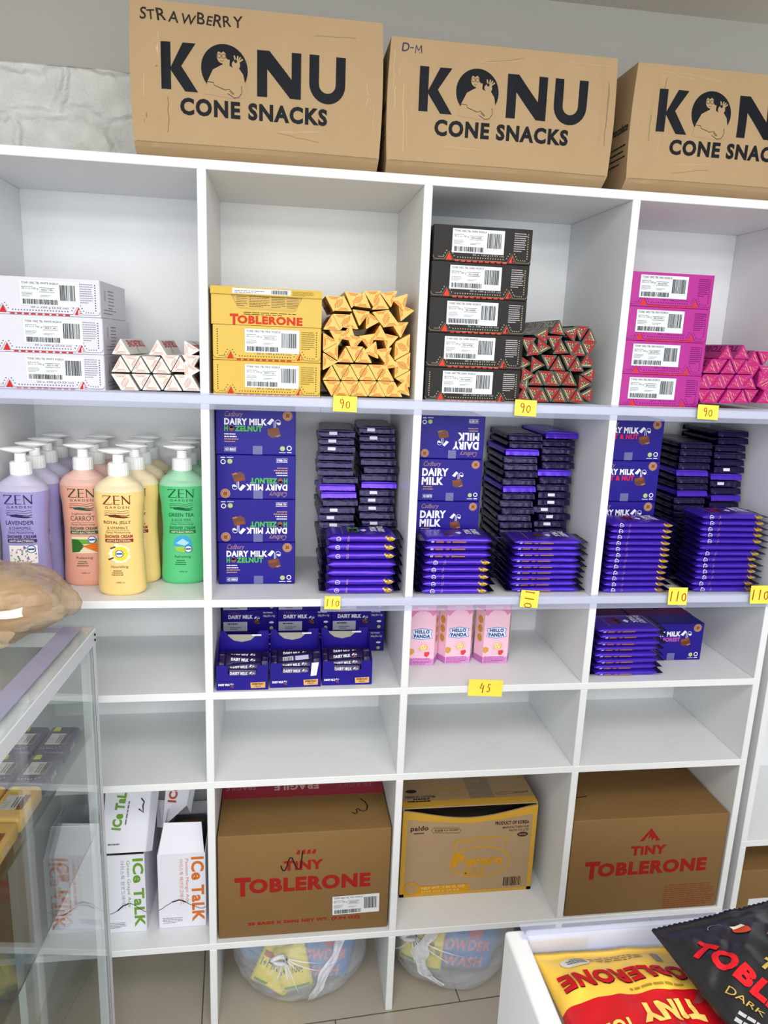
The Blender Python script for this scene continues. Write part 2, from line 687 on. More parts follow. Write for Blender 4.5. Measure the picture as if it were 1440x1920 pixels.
note(0.244, 0.289, 1.395, 1.424, '90', 'yellow price note reading 90 under the loose yellow triangular bars', 0.02)
note(0.597, 0.641, 1.396, 1.427, '90', 'yellow price note reading 90 under the dark brown triangular bars', 0.03)
note(0.979, 1.024, 1.399, 1.428, '90', 'yellow price note reading 90 under the magenta triangular bars', 0.03)
note(0.236, 0.268, 1.002, 1.028, '110', 'small yellow price note reading 110 below the hazelnut chocolate stack', 0.03)
note(0.641, 0.680, 1.001, 1.037, '110', 'yellow price note with its 110 written sideways, middle shelf edge', 0.08, side=True)
note(0.968, 1.011, 1.003, 1.041, '110', 'yellow price note reading 110, between the two front bar stacks at right', 0.02)
note(1.158, 1.203, 1.004, 1.044, '110', 'yellow price note reading 110 at the far right end of the strip', 0.0)
note(0.545, 0.620, 0.800, 0.836, '45', 'wide yellow price note reading 45 below the pink biscuit boxes', 0.06, y=-0.0015)

# ================================================================== big kraft cartons on top
LOGO = ink('#17191f', 0.6)


def konu_print(fr, brand=True):
    """fr origin: lower left corner of the 0.31 wide logo block"""
    K = LOGO
    fr.poly([(0, 0.038), (0.016, 0.038), (0.016, 0.110), (0, 0.110)], K)
    fr.poly([(0.016, 0.072), (0.036, 0.110), (0.057, 0.110), (0.033, 0.0745), (0.060, 0.036), (0.039, 0.036), (0.016, 0.067)], K, 1)
    cx, cy, r = 0.104, 0.075, 0.0385
    fr.circ(cx, cy, r, K, 0, 40)
    k = KRAFT
    # figure in the round: jumper, arm, face
    fr.poly([(cx - 0.033, cy - 0.040), (cx - 0.028, cy - 0.020), (cx - 0.019, cy - 0.002), (cx - 0.005, cy + 0.006), (cx + 0.006, cy + 0.007),
             (cx + 0.016, cy + 0.002), (cx + 0.024, cy + 0.003), (cx + 0.031, cy - 0.006), (cx + 0.036, cy - 0.030), (cx + 0.032, cy - 0.042),
             (cx + 0.010, cy - 0.044)], k, 1)
    fr.poly([(cx - 0.003, cy + 0.004), (cx + 0.008, cy + 0.004), (cx + 0.009, cy + 0.020), (cx - 0.004, cy + 0.016)], k, 1)
    fr.circ(cx - 0.004, cy + 0.019, 0.0085, k, 2, 16, 0.0105)
    fr.poly([(cx + dx, cy + dy) for dx, dy in ((-0.014, 0.0215), (-0.0095, 0.0265), (-0.0055, 0.0240), (-0.0015, 0.0270), (0.0020, 0.0235), (0.0030, 0.0170),
             (0.0055, 0.0150), (0.0120, 0.0150), (0.0120, 0.0340), (-0.0140, 0.0340))], K, 3)
    for dx in (-0.0085, -0.001):
        fr.ring(cx + dx, cy + 0.0195, 0.0032, 0.0007, K, 4, 12)
    fr.line([(cx - 0.007, cy + 0.0125), (cx - 0.004, cy + 0.0115), (cx - 0.001, cy + 0.013)], 0.0006, K, 4)
    fr.circ(cx + 0.019, cy + 0.008, 0.007, k, 2, 14)
    fr.circ(cx + 0.0185, cy + 0.0135, 0.0026, K, 3, 10)
    for i, a in enumerate((1.75, 1.35, 1.05, 0.75)):
        fr.line([(cx + 0.019, cy + 0.009), (cx + 0.019 + 0.0155 * math.cos(a), cy + 0.007 + 0.0155 * math.sin(a))], 0.0024, k, 2)
    fr.line([(cx - 0.031, cy - 0.021), (cx - 0.018, cy - 0.022), (cx - 0.017, cy - 0.026), (cx + 0.001, cy - 0.032), (cx + 0.007, cy - 0.030),
             (cx + 0.016, cy - 0.037)], 0.0009, K, 3)
    fr.line([(cx + 0.005, cy - 0.037), (cx + 0.016, cy - 0.043), (cx + 0.024, cy - 0.041), (cx + 0.029, cy - 0.034), (cx + 0.028, cy - 0.024)], 0.0009, K, 3)
    fr.line([(cx + 0.008, cy - 0.033), (cx + 0.014, cy - 0.038)], 0.0007, K, 3)
    # N
    x = 0.158
    fr.poly([(x, 0.038), (x + 0.017, 0.038), (x + 0.017, 0.110), (x, 0.110)], K)
    fr.poly([(x + 0.058, 0.038), (x + 0.074, 0.038), (x + 0.074, 0.110), (x + 0.058, 0.110)], K)
    fr.poly([(x + 0.0165, 0.110), (x + 0.0165, 0.082), (x + 0.056, 0.038), (x + 0.0595, 0.038), (x + 0.0595, 0.066), (x + 0.0205, 0.110)], K, 1)
    # U
    x = 0.246
    pts = [(x, 0.110), (x, 0.064)]
    pts += [(x + 0.031 - 0.031 * math.cos(a), 0.066 - 0.031 * math.sin(a)) for a in [PI * i / 14 for i in range(15)]]
    pts += [(x + 0.062, 0.110), (x + 0.0455, 0.110)]
    pts += [(x + 0.031 + 0.0145 * math.cos(a), 0.066 - 0.0145 * math.sin(a)) for a in [PI * i / 10 for i in range(11)]]
    pts += [(x + 0.0165, 0.110)]
    fr.poly(pts, K)
    fr.text('CONE SNACKS', 0.030, 0.0, 0.248, 0.027, K, 0, bold=0.045, space=1.05)


def scrawl(fr, s, u, v, h, mat, w=None, seed=3):
    r = random.Random(seed)
    x = u
    for c in s:
        f = fr.sub(x, v + r.uniform(-0.06, 0.06) * h, r.uniform(-0.14, 0.14))
        if c == 'M':
            wd = 0.8 * h
            mp_ = [(0, 0), (0.08 * h, h), (0.42 * h, 0.35 * h), (0.76 * h, h), (0.86 * h, 0.05 * h)]
            for q in range(4):
                f.line(mp_[q:q + 2], 0.10 * h, mat, q)
        elif c == '-':
            wd = 0.5 * h
            f.rect(0, 0.45 * h, wd, 0.12 * h, mat, 0)
        else:
            wd = f.text(c, 0, 0, None, h * r.uniform(0.85, 1.1), mat, 0, shear=r.uniform(-0.1, 0.12), bold=0.012)
        x += wd * 1.12 + 0.05 * h


def konu_carton(x0, x1, ztop, label, logo_u, writing=None, lean=0.0, sag=0.0):
    w, h = x1 - x0, ztop - Z0
    root = empty('snack_carton', (x0, 0.004, Z0 + 0.0006))
    r = random.Random(int(x0 * 1000))
    D = 0.29

    def warp(x, y, z):
        k = z / h
        # the lower front edge curls back, panels bulge a little
        back = 0.024 * max(0, 1 - z / 0.020) if y < 0.05 else 0
        bul = -0.006 * math.sin(PI * min(max(x / w, 0), 1)) * math.sin(PI * min(max(k, 0), 1)) if y < 0.02 else 0
        if y < 0.02 and 0.02 < z:
            q = Vector((x * 9 + x0 * 7, z * 7, 1.5))
            ed = min(1.0, min(x, w - x) / 0.03, (h - z) / 0.02)
            bul += ed * (0.0022 * noise.noise(q) + 0.0020 * abs(noise.noise(q * 2.1 + Vector((3, 1, 0)))))
            bul += ed * 0.0016 * math.exp(-((x - w * 0.10 - 0.05 * (z - 0.1)) / 0.006) ** 2) - ed * 0.0012 * math.exp(-((x - w * 0.93 + 0.04 * (z - 0.1)) / 0.005) ** 2)
        side = 0.004 * math.sin(PI * min(max(k, 0), 1))
        sx = side if x > w * 0.9 else (-side if x < w * 0.1 else 0)
        return (x + sx + lean * z, y + back + bul, z - sag * k * math.sin(PI * min(max(x / w, 0), 1)))
    mb = MB()
    nx, nz = 72, 44
    # front as a fine sheet so that it can bow, the rest as plain panels
    vs, fs = [], []
    zz = [0.0, 0.004, 0.009, 0.015, 0.021] + [0.021 + (h - 0.021) * i / (nz - 4) for i in range(1, nz - 3)]
    for z in zz:
        for i in range(nx + 1):
            vs.append((w * i / nx, 0.0, z))
    for j in range(len(zz) - 1):
        for i in range(nx):
            a = j * (nx + 1) + i
            fs.append((a, a + 1, a + nx + 2, a + nx + 1))
    mb.add(vs, fs, KRAFT, False)
    for sx in (0, 1):
        X = sx * w
        vs, fs = [], []
        for z in zz:
            for y in (0.0, 0.03, D):
                vs.append((X, y, z))
        for j in range(len(zz) - 1):
            for i in range(2):
                a = j * 3 + i
                fs.append((a, a + 1, a + 4, a + 3) if sx else (a + 3, a + 4, a + 1, a))
        mb.add(vs, fs, KRAFT)
    vs, fs = [], []
    for i in range(nx + 1):
        for y in (0.0, 0.03, D):
            vs.append((w * i / nx, y, h))
    for i in range(nx):
        for k in range(2):
            fs.append((i * 3 + k, i * 3 + k + 3, i * 3 + k + 4, i * 3 + k + 1))
    mb.add(vs, fs, KRAFT)
    mb.add([(0, D, 0), (w, D, 0), (w, D, h), (0, D, h)], [(1, 0, 3, 2)], KRAFT)
    mb.add([(0, 0, 0), (w, 0, 0), (w, D, 0), (0, D, 0)], [(3, 2, 1, 0)], KRAFT)
    fr = Fr(mb, (0, 0, 0), (1, 0, 0), (0, 0, 1), func=lambda u, v, l: Vector((u, -0.0005 - 0.0002 * l, v)), mx=0.007)
    konu_print(fr.sub(logo_u, 0.066, 0.0))
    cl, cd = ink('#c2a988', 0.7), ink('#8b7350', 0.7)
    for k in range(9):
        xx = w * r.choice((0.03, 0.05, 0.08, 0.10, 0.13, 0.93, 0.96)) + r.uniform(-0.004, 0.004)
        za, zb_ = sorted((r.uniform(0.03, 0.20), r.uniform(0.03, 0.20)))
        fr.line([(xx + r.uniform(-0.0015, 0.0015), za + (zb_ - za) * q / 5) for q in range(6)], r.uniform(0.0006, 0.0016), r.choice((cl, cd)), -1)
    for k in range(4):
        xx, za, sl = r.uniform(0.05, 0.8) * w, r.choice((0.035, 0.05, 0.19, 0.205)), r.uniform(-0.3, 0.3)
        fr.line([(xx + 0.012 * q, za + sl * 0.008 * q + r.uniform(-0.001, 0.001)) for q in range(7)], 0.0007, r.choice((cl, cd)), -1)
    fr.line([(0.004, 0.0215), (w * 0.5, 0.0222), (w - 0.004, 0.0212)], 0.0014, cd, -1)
    lf = Fr(mb, (0, D, 0), (0, -1, 0), (0, 0, 1), func=lambda u, v, l: Vector((-0.0010, D - u, v)), mx=0.02)
    lf.text('Chocolate', D - 0.085, 0.105, 0.078, 0.016, LOGO, 0, bold=0.02)
    lf.dashes(D - 0.08, 0.05, 0.07, 0.04, 4, LOGO, 0, 0.25, r)
    if writing:
        scrawl(fr, writing[0], writing[1], writing[2], writing[3], writing[4], seed=5)
    mb.build('carton_body', root, warp=warp, weld=False)
    # the loose top flaps
    mb = MB()
    mb.sheet([(0.01, 0.01, h + 0.001), (w - 0.01, 0.01, h + 0.001), (w - 0.02, 0.13, h + 0.006), (0.02, 0.13, h + 0.006)], 0.003, KRAFT)
    mb.build('top_flap', root, warp=lambda x, y, z: (x + lean * z, y, z))
    mb = MB()
    mb.sheet([(0.02, 0.15, h + 0.010), (w - 0.02, 0.15, h + 0.010), (w - 0.01, D - 0.002, h + 0.001), (0.01, D - 0.002, h + 0.001)], 0.003, KRAFT)
    mb.build('top_flap', root, warp=lambda x, y, z: (x + lean * z, y, z))
    return tag(root, label, 'carton', 'kraft snack cartons on top of the shelving')


MARK = ink('#2a2320')
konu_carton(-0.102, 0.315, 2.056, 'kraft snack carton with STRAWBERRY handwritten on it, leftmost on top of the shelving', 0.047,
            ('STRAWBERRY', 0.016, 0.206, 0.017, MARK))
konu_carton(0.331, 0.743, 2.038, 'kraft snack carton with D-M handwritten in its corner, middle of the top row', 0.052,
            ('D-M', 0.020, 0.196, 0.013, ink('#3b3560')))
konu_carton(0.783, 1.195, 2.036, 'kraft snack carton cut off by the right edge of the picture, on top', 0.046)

# ================================================================== row one: triangular chocolate
PALS = {
    'white': dict(body=pm('#cfced9', 0.4, var=0.01, name='white carton'), tri=ink('#23232c'), red=ink('#c22a2a'), txt=ink('#8c8c96'),
                  bar=pm('#dcd8d4', 0.4, name='white bar card'), in1=ink('#d8ccb4'), in2=ink('#cc7468'), side=ink('#c22a2a'), code='0021140', nm='WHITE'),
    'yellow': dict(body=pm('#cda932', 0.4, var=0.02, name='yellow carton'), tri=ink('#2c2412'), red=ink('#c5391f'), txt=ink('#86702a'),
                   bar=pm('#e2b652', 0.4, name='yellow bar card'), in1=ink('#d7c170'), in2=ink('#cf6a26'), side=ink('#c5391f'), code='0021101', nm='MILK'),
    'dark': dict(body=pm('#1d1a19', 0.5, var=0.03, spec=0.25, name='black carton'), tri=ink('#b9a98a'), red=ink('#d8402a'), txt=ink('#b5b2b4'),
                 bar=pm('#45443a', 0.4, name='dark bar card'), in1=ink('#d3bd84'), in2=ink('#9e2b2e'), side=ink('#cfcac0'), code='0016008', nm='DARK'),
    'magenta': dict(body=pm('#ad1d8c', 0.35, var=0.02, name='magenta carton'), tri=ink('#4a0e48'), red=ink('#cf3a1e'), txt=ink('#6e1460'),
                    bar=pm('#b3207e', 0.4, name='magenta bar card'), in1=ink('#dba06e'), in2=ink('#bf2872'), side=ink('#7a1058'), code='0010793', nm='F&N'),
}
LABELW = pm('#d9dde0', 0.35, name='white sticker')
GREYINK = ink('#6c7076')
DARKINK = ink('#3b3f46')


def ship_label(mb, fr, w, h, name, code, seed):
    """white sticker with a text, a boxed number and two bar codes"""
    fr.rect(0, 0, w, h, LABELW, 1)
    fr.text('TONE 100G TBL ' + name + ' 4X20CA', 0.03 * w, 0.86 * h, 0.62 * w, 0.085 * h, DARKINK, 3)
    fr.text('20 x ct 100 g', 0.03 * w, 0.62 * h, 0.28 * w, 0.10 * h, GREYINK, 3)
    fr.dashes(0.03 * w, 0.74 * h, 0.3 * w, 0.06 * h, 1, GREYINK, 3, 0.35, random.Random(seed))
    fr.dashes(0.03 * w, 0.36 * h, 0.2 * w, 0.2 * h, 4, GREYINK, 3, 0.3, random.Random(seed + 1))
    fr.dashes(0.34 * w, 0.36 * h, 0.2 * w, 0.1 * h, 2, GREYINK, 3, 0.3, random.Random(seed + 2))
    x, y, a, c = 0.33 * w, 0.56 * h, 0.25 * w, 0.16 * h
    fr.line([(x, y), (x + a, y), (x + a, y + c), (x, y + c), (x, y)], 0.0006, DARKINK, 3)
    fr.text(code, x + 0.12 * a, y + 0.25 * c, 0.76 * a, 0.5 * c, DARKINK, 3)
    fr.barcode(0.67 * w, 0.24 * h, 0.28 * w, 0.62 * h, DARKINK, 3, 22, seed)
    fr.barcode(0.04 * w, 0.06 * h, 0.58 * w, 0.20 * h, DARKINK, 3, 40, seed + 5)


def tob_box(pal, w, h, d, lab_u, seed, loc, label, sticker=True):
    c = PALS[pal]
    root = empty('chocolate_box', loc)
    mb = MB()
    mb.box(0, w, 0.0012, d, 0, h - 0.0003, c['body'], 0.0012)
    # the front flap with rounded lower corners
    r = 0.006
    fl = [(0.001, h - 0.0005), (0.001, 0.004 + r)]
    fl += [(0.001 + r - r * math.cos(a), 0.004 + r - r * math.sin(a)) for a in (0.4, 0.8, 1.2, 1.57)]
    pk = (0.031, 0.149 * w / 0.186)
    for p in pk:
        fl += [(p - 0.0085, 0.004), (p, 0.0185), (p + 0.0085, 0.004)]
    fl += [(w - 0.001 - r + r * math.sin(a), 0.004 + r - r * math.cos(a)) for a in (0, 0.4, 0.8, 1.2, 1.57)]
    fl += [(w - 0.001, h - 0.0005)]
    k = len(fl)
    mb.add([(u, 0.0004, v) for u, v in fl] + [(u, 0.0012, v) for u, v in fl],
           [tuple(range(k))] + [(i + k, (i + 1) % k + k, (i + 1) % k, i) for i in range(k)], c['body'])
    back = front(mb, 0, 0.0012, 0)
    for p in pk:
        back.poly([(p - 0.006, 0.003), (p + 0.007, 0.003), (p + 0.001, 0.0165)], c['red'], 0)
    back.text('E', pk[1] + 0.0005, 0.0035, 0.006, 0.008, c['body'], 1, bold=0.03)
    for i in range(9):
        back.rect(pk[0] + 0.012 + i * 0.0115, 0.0008, 0.008, 0.0026, c['red'], 0)
    fr = front(mb, 0, 0.0004, 0)
    fr.line([(u, v) for u, v in fl[1:-1]], 0.0005, c['tri'], 0)
    t = c['tri']
    for i in range(11):
        fr.tri(w - 0.0085, 0.012 + i * 0.0043, 0.0016, PI / 2, t)
        fr.tri(0.0085, 0.012 + i * 0.0043, 0.0016, PI / 2, t) if pal in ('yellow',) or (pal == 'dark' and seed % 5 == 0) else None
    for p in pk:
        for i in range(1, 4):
            fr.tri(p - 0.0095 + 0.0026 * i - 0.003, 0.006 + 0.0044 * i, 0.0015, PI / 2, t)
            fr.tri(p + 0.0095 - 0.0026 * i + 0.003, 0.006 + 0.0044 * i, 0.0015, PI / 2, t)
    n = int((pk[1] - pk[0] - 0.034) / 0.0048)
    for i in range(n + 1):
        fr.tri(pk[0] + 0.017 + i * (pk[1] - pk[0] - 0.034) / n, 0.0085, 0.0016, -PI / 2, t)
    for i in range(4):
        fr.tri(w - 0.0125 - i * 0.0042, 0.008, 0.0014, 0, t)
        fr.tri(0.012 + i * 0.003, 0.008, 0.0012, PI, t)
    fr.dashes(w * 0.815, 0.024, w * 0.13, h - 0.030, 9, c['txt'], 0, 0.42, random.Random(seed))
    fr.text('20 x 100 g (3.52 oz)', w * 0.40, 0.0115, w * 0.32, 0.0038, c['tri'] if pal != 'dark' else c['txt'], 0)
    rf = rightf(mb, w, 0.012, 0)
    rf.dashes(0.05, 0.018, 0.05, h - 0.028, 6, c['txt'], 0, 0.3, random.Random(seed + 2))
    rf.ring(0.025, h * 0.62, 0.004, 0.001, c['tri'], 0, 14, ry=0.009)
    rf.dashes(0.012, 0.008, 0.1, 0.012, 2, c['txt'], 0, 0.3, random.Random(seed + 3))
    mb.build('carton', root)
    if sticker:
        mb = MB()
        lw, lh = 0.0995, 0.0425
        mb.box(lab_u, lab_u + lw, -0.0001, 0.0003, h - 0.006 - lh, h - 0.006, LABELW)
        ship_label(mb, front(mb, lab_u, -0.0001, h - 0.006 - lh), lw, lh, c['nm'], c['code'], seed)
        lb = mb.build('shipping_label', root)
    return tag(root, label, 'chocolate box', pal + ' chocolate boxes in a stack')


H1 = 0.0648
NTH = ['bottom', 'second from the bottom', 'middle', 'fourth from the bottom', 'top']
for i in range(3):
    tob_box('white', 0.196, H1, 0.235 - 0.02 * (i == 2), 0.062, 10 + i, (-0.3655 + (0, 0.001, 0.0)[i] - 0.001 * i, 0.012, Z1 + 0.0005 + i * H1),
            'white chocolate box with a bar code sticker, ' + ('bottom', 'middle', 'top')[i] + ' of the stack of three at left')
for i in range(2):
    tob_box('yellow', 0.198, 0.0640, 0.225, 0.058, 30 + i, (0.0225, 0.012, Z1 + 0.0005 + i * 0.0640),
            'closed yellow chocolate box with a white sticker, ' + ('bottom', 'middle')[i] + ' of its stack of three')
for i in range(5):
    tob_box('dark', 0.190, H1, 0.215, (0.034, 0.034, 0.034, 0.036, 0.036)[i], 40 + i, (0.4215 + (0, 0, 0.001, 0.001, 0.002)[i], 0.012, Z1 + 0.0005 + i * H1),
            'black chocolate box with a white sticker, ' + ('bottom', 'second from bottom', 'middle', 'second from top', 'topmost')[i] + ' of the stack of five')
for i in range(4):
    tob_box('magenta', 0.1745, 0.0653, 0.215, 0.020, 60 + i, (0.8168, 0.012, Z1 + 0.0005 + i * 0.0653),
            'magenta chocolate box with a white sticker, ' + ('bottom', 'second from bottom', 'second from top', 'topmost')[i] + ' of the stack of four')

def tob_word(fr, u, v, w, h, mat, l=0):
    fr.text('T', u, v - 0.14 * h, 0.118 * w, 1.18 * h, mat, l, bold=0.055)
    fr.text('OBLERONE', u + 0.105 * w, v, 0.895 * w, 0.90 * h, mat, l, bold=0.055)


# the opened yellow box on top of its stack
c = PALS['yellow']
root = empty('open_chocolate_box', (0.0205, 0.012, Z1 + 0.0008 + 2 * 0.0640))
w, h, d = 0.200, 0.0665, 0.22
mb = MB()
mb.box(0, 0.0012, 0.002, d, 0, h - 0.012, c['body'])
mb.box(w - 0.0012, w, 0.002, d, 0, h - 0.012, c['body'])
mb.box(0, w, d - 0.0012, d, 0, h - 0.012, c['body'])
mb.box(0, w, 0.002, d, 0, 0.0012, c['body'])
# front wall with the torn window
mb.add([(0, 0.0, 0), (w, 0.0, 0), (w, 0.0, h - 0.006), (0.166, 0, h - 0.012), (0.152, 0, 0.028), (0.148, 0, 0.026), (0.052, 0, 0.0285), (0.047, 0, 0.031),
        (0.032, 0, h - 0.008), (0, 0, h - 0.006)], [(0, 1, 2, 3, 4, 5, 6, 7, 8, 9)], c['body'])
fr = front(mb, 0, -0.0001, 0)
tob_word(fr, 0.033, 0.0022, 0.132, 0.0165, c['red'])
fr.dashes(0.058, 0.0185, 0.10, 0.0065, 2, ink('#5a3f12'), 0, 0.4, random.Random(5))
mb.build('carton', root)
mb = MB()
mb.box(0.003, w - 0.003, 0.003, d - 0.003, 0.002, h - 0.013, pm('#c5a040', 0.45, name='inner yellow card'))
fr = front(mb, 0, 0.003, 0)
fr.dashes(0.045, 0.034, 0.02, 0.022, 7, ink('#4a3a18'), 0, 0.3, random.Random(1))
fr.dashes(0.068, 0.033, 0.038, 0.023, 8, ink('#4a3a18'), 0, 0.3, random.Random(2))
fr.dashes(0.108, 0.033, 0.026, 0.023, 8, ink('#4a3a18'), 0, 0.3, random.Random(3))
fr.dashes(0.136, 0.033, 0.022, 0.023, 8, ink('#4a3a18'), 0, 0.3, random.Random(4))
mb.build('inner_carton', root)
mb = MB()
mb.sheet([(-0.001, -0.003, h - 0.0135), (w + 0.001, -0.003, h - 0.0145), (w, 0.0005, h - 0.001), (-0.0005, 0.0005, h)], 0.0012, c['body'])
mb.sheet([(-0.0005, 0.0005, h - 0.001), (w, 0.0005, h - 0.002), (w, d, h - 0.012), (0, d, h - 0.012)], 0.001, c['body'])
lid = mb.build('lid', root)
mb = MB()
fr = Fr(mb, (0, -0.0042, h - 0.0135), (1, 0, 0), (0, 0.26, 1))
fr.rect(0.038, 0.002, 0.105, 0.0095, LABELW, 0)
fr.barcode(0.108, 0.003, 0.032, 0.007, DARKINK, 2, 24, 4)
fr.dashes(0.042, 0.0035, 0.06, 0.006, 2, GREYINK, 2, 0.35, random.Random(8))
fr.dashes(0.146, 0.002, 0.04, 0.009, 5, ink('#86702a'), 0, 0.4, random.Random(9))
mb.build('bar_code_sticker', lid)
tag(root, 'opened yellow chocolate box with a lifted lid, top of the yellow stack', 'chocolate box')

# ---- loose triangular bars
SIDE = 0.0332
BL = 0.205


def tri_bar(pal):
    c = PALS[pal]
    mb = MB()
    R = SIDE / math.sqrt(3) * 0.985
    pt = [(R * math.cos(PI / 2 + 2 * PI * k / 3), R * math.sin(PI / 2 + 2 * PI * k / 3)) for k in range(3)]
    # corners cut a little so that edges catch the light
    ring = []
    for k in range(3):
        p, a, b2 = pt[k], pt[k - 1], pt[(k + 1) % 3]
        ring.append((p[0] + (a[0] - p[0]) * 0.03, p[1] + (a[1] - p[1]) * 0.03))
        ring.append((p[0] + (b2[0] - p[0]) * 0.03, p[1] + (b2[1] - p[1]) * 0.03))
    n = 6
    mb.add([(x, 0, z) for x, z in ring] + [(x, BL, z) for x, z in ring],
           [tuple(range(n)), tuple(reversed(range(n, 2 * n)))] + [((i + 1) % n, i, i + n, (i + 1) % n + n) for i in range(n)], c['bar'])
    fr = front(mb, 0, 0, 0)
    q = lambda s, l, m: fr.poly([(x * s, z * s) for x, z in pt], m, l)
    q(0.62, 0, c['in1'])
    q(0.46, 1, c['bar'])
    # script printed round two edges
    r = random.Random(len(pal))
    for e in (0, 1):
        a, b2 = pt[e], pt[(e + 1) % 3]
        for band in (0.80, 0.52):
            pts = []
            for i in range(13):
                t = 0.14 + 0.72 * i / 12
                wob = band + (0.09 if i % 2 else -0.09) * r.uniform(0.6, 1.3)
                pts.append(((a[0] + (b2[0] - a[0]) * t) * wob, (a[1] + (b2[1] - a[1]) * t) * wob))
            fr.line(pts, {'white': 0.0006, 'yellow': 0.0010}.get(pal, 0.0012), c['in2'], 2)
    if pal in ('dark', 'magenta'):
        for k in range(9):
            fr.circ(r.uniform(-0.005, 0.005), r.uniform(-0.005, 0.004), 0.0009, c['in2'] if k % 2 else c['in1'], 3, 6)
        for e in (0, 1):
            a, b2 = pt[e], pt[(e + 1) % 3]
            fr.line([((a[0] + (b2[0] - a[0]) * t) * 0.74, (a[1] + (b2[1] - a[1]) * t) * 0.74) for t in (0.12, 0.5, 0.88)], 0.0042, c['in2'], 1)
    # lettering along the two sloping sides
    for sg in (1, -1):
        p0, p1 = Vector((0, 0, pt[0][1])), Vector((sg * SIDE / 2 * 0.985, 0, pt[1][1]))
        V = (p0 - p1).normalized()
        U = Vector((0, sg, 0))
        O = p1 + (Vector((0, 0, 0)) if sg > 0 else Vector((0, BL, 0)))
        f2 = Fr(mb, O, U, V)
        f2.sub(BL - 0.008, SIDE - 0.004, PI).text('TOBLERONE', 0, 0, 0.165, 0.014, c['side'], 0, bold=0.04)
        f2.poly([(0.09, 0.004), (0.115, 0.004), (0.1, 0.02)], c['in1'], 1)
    return mb


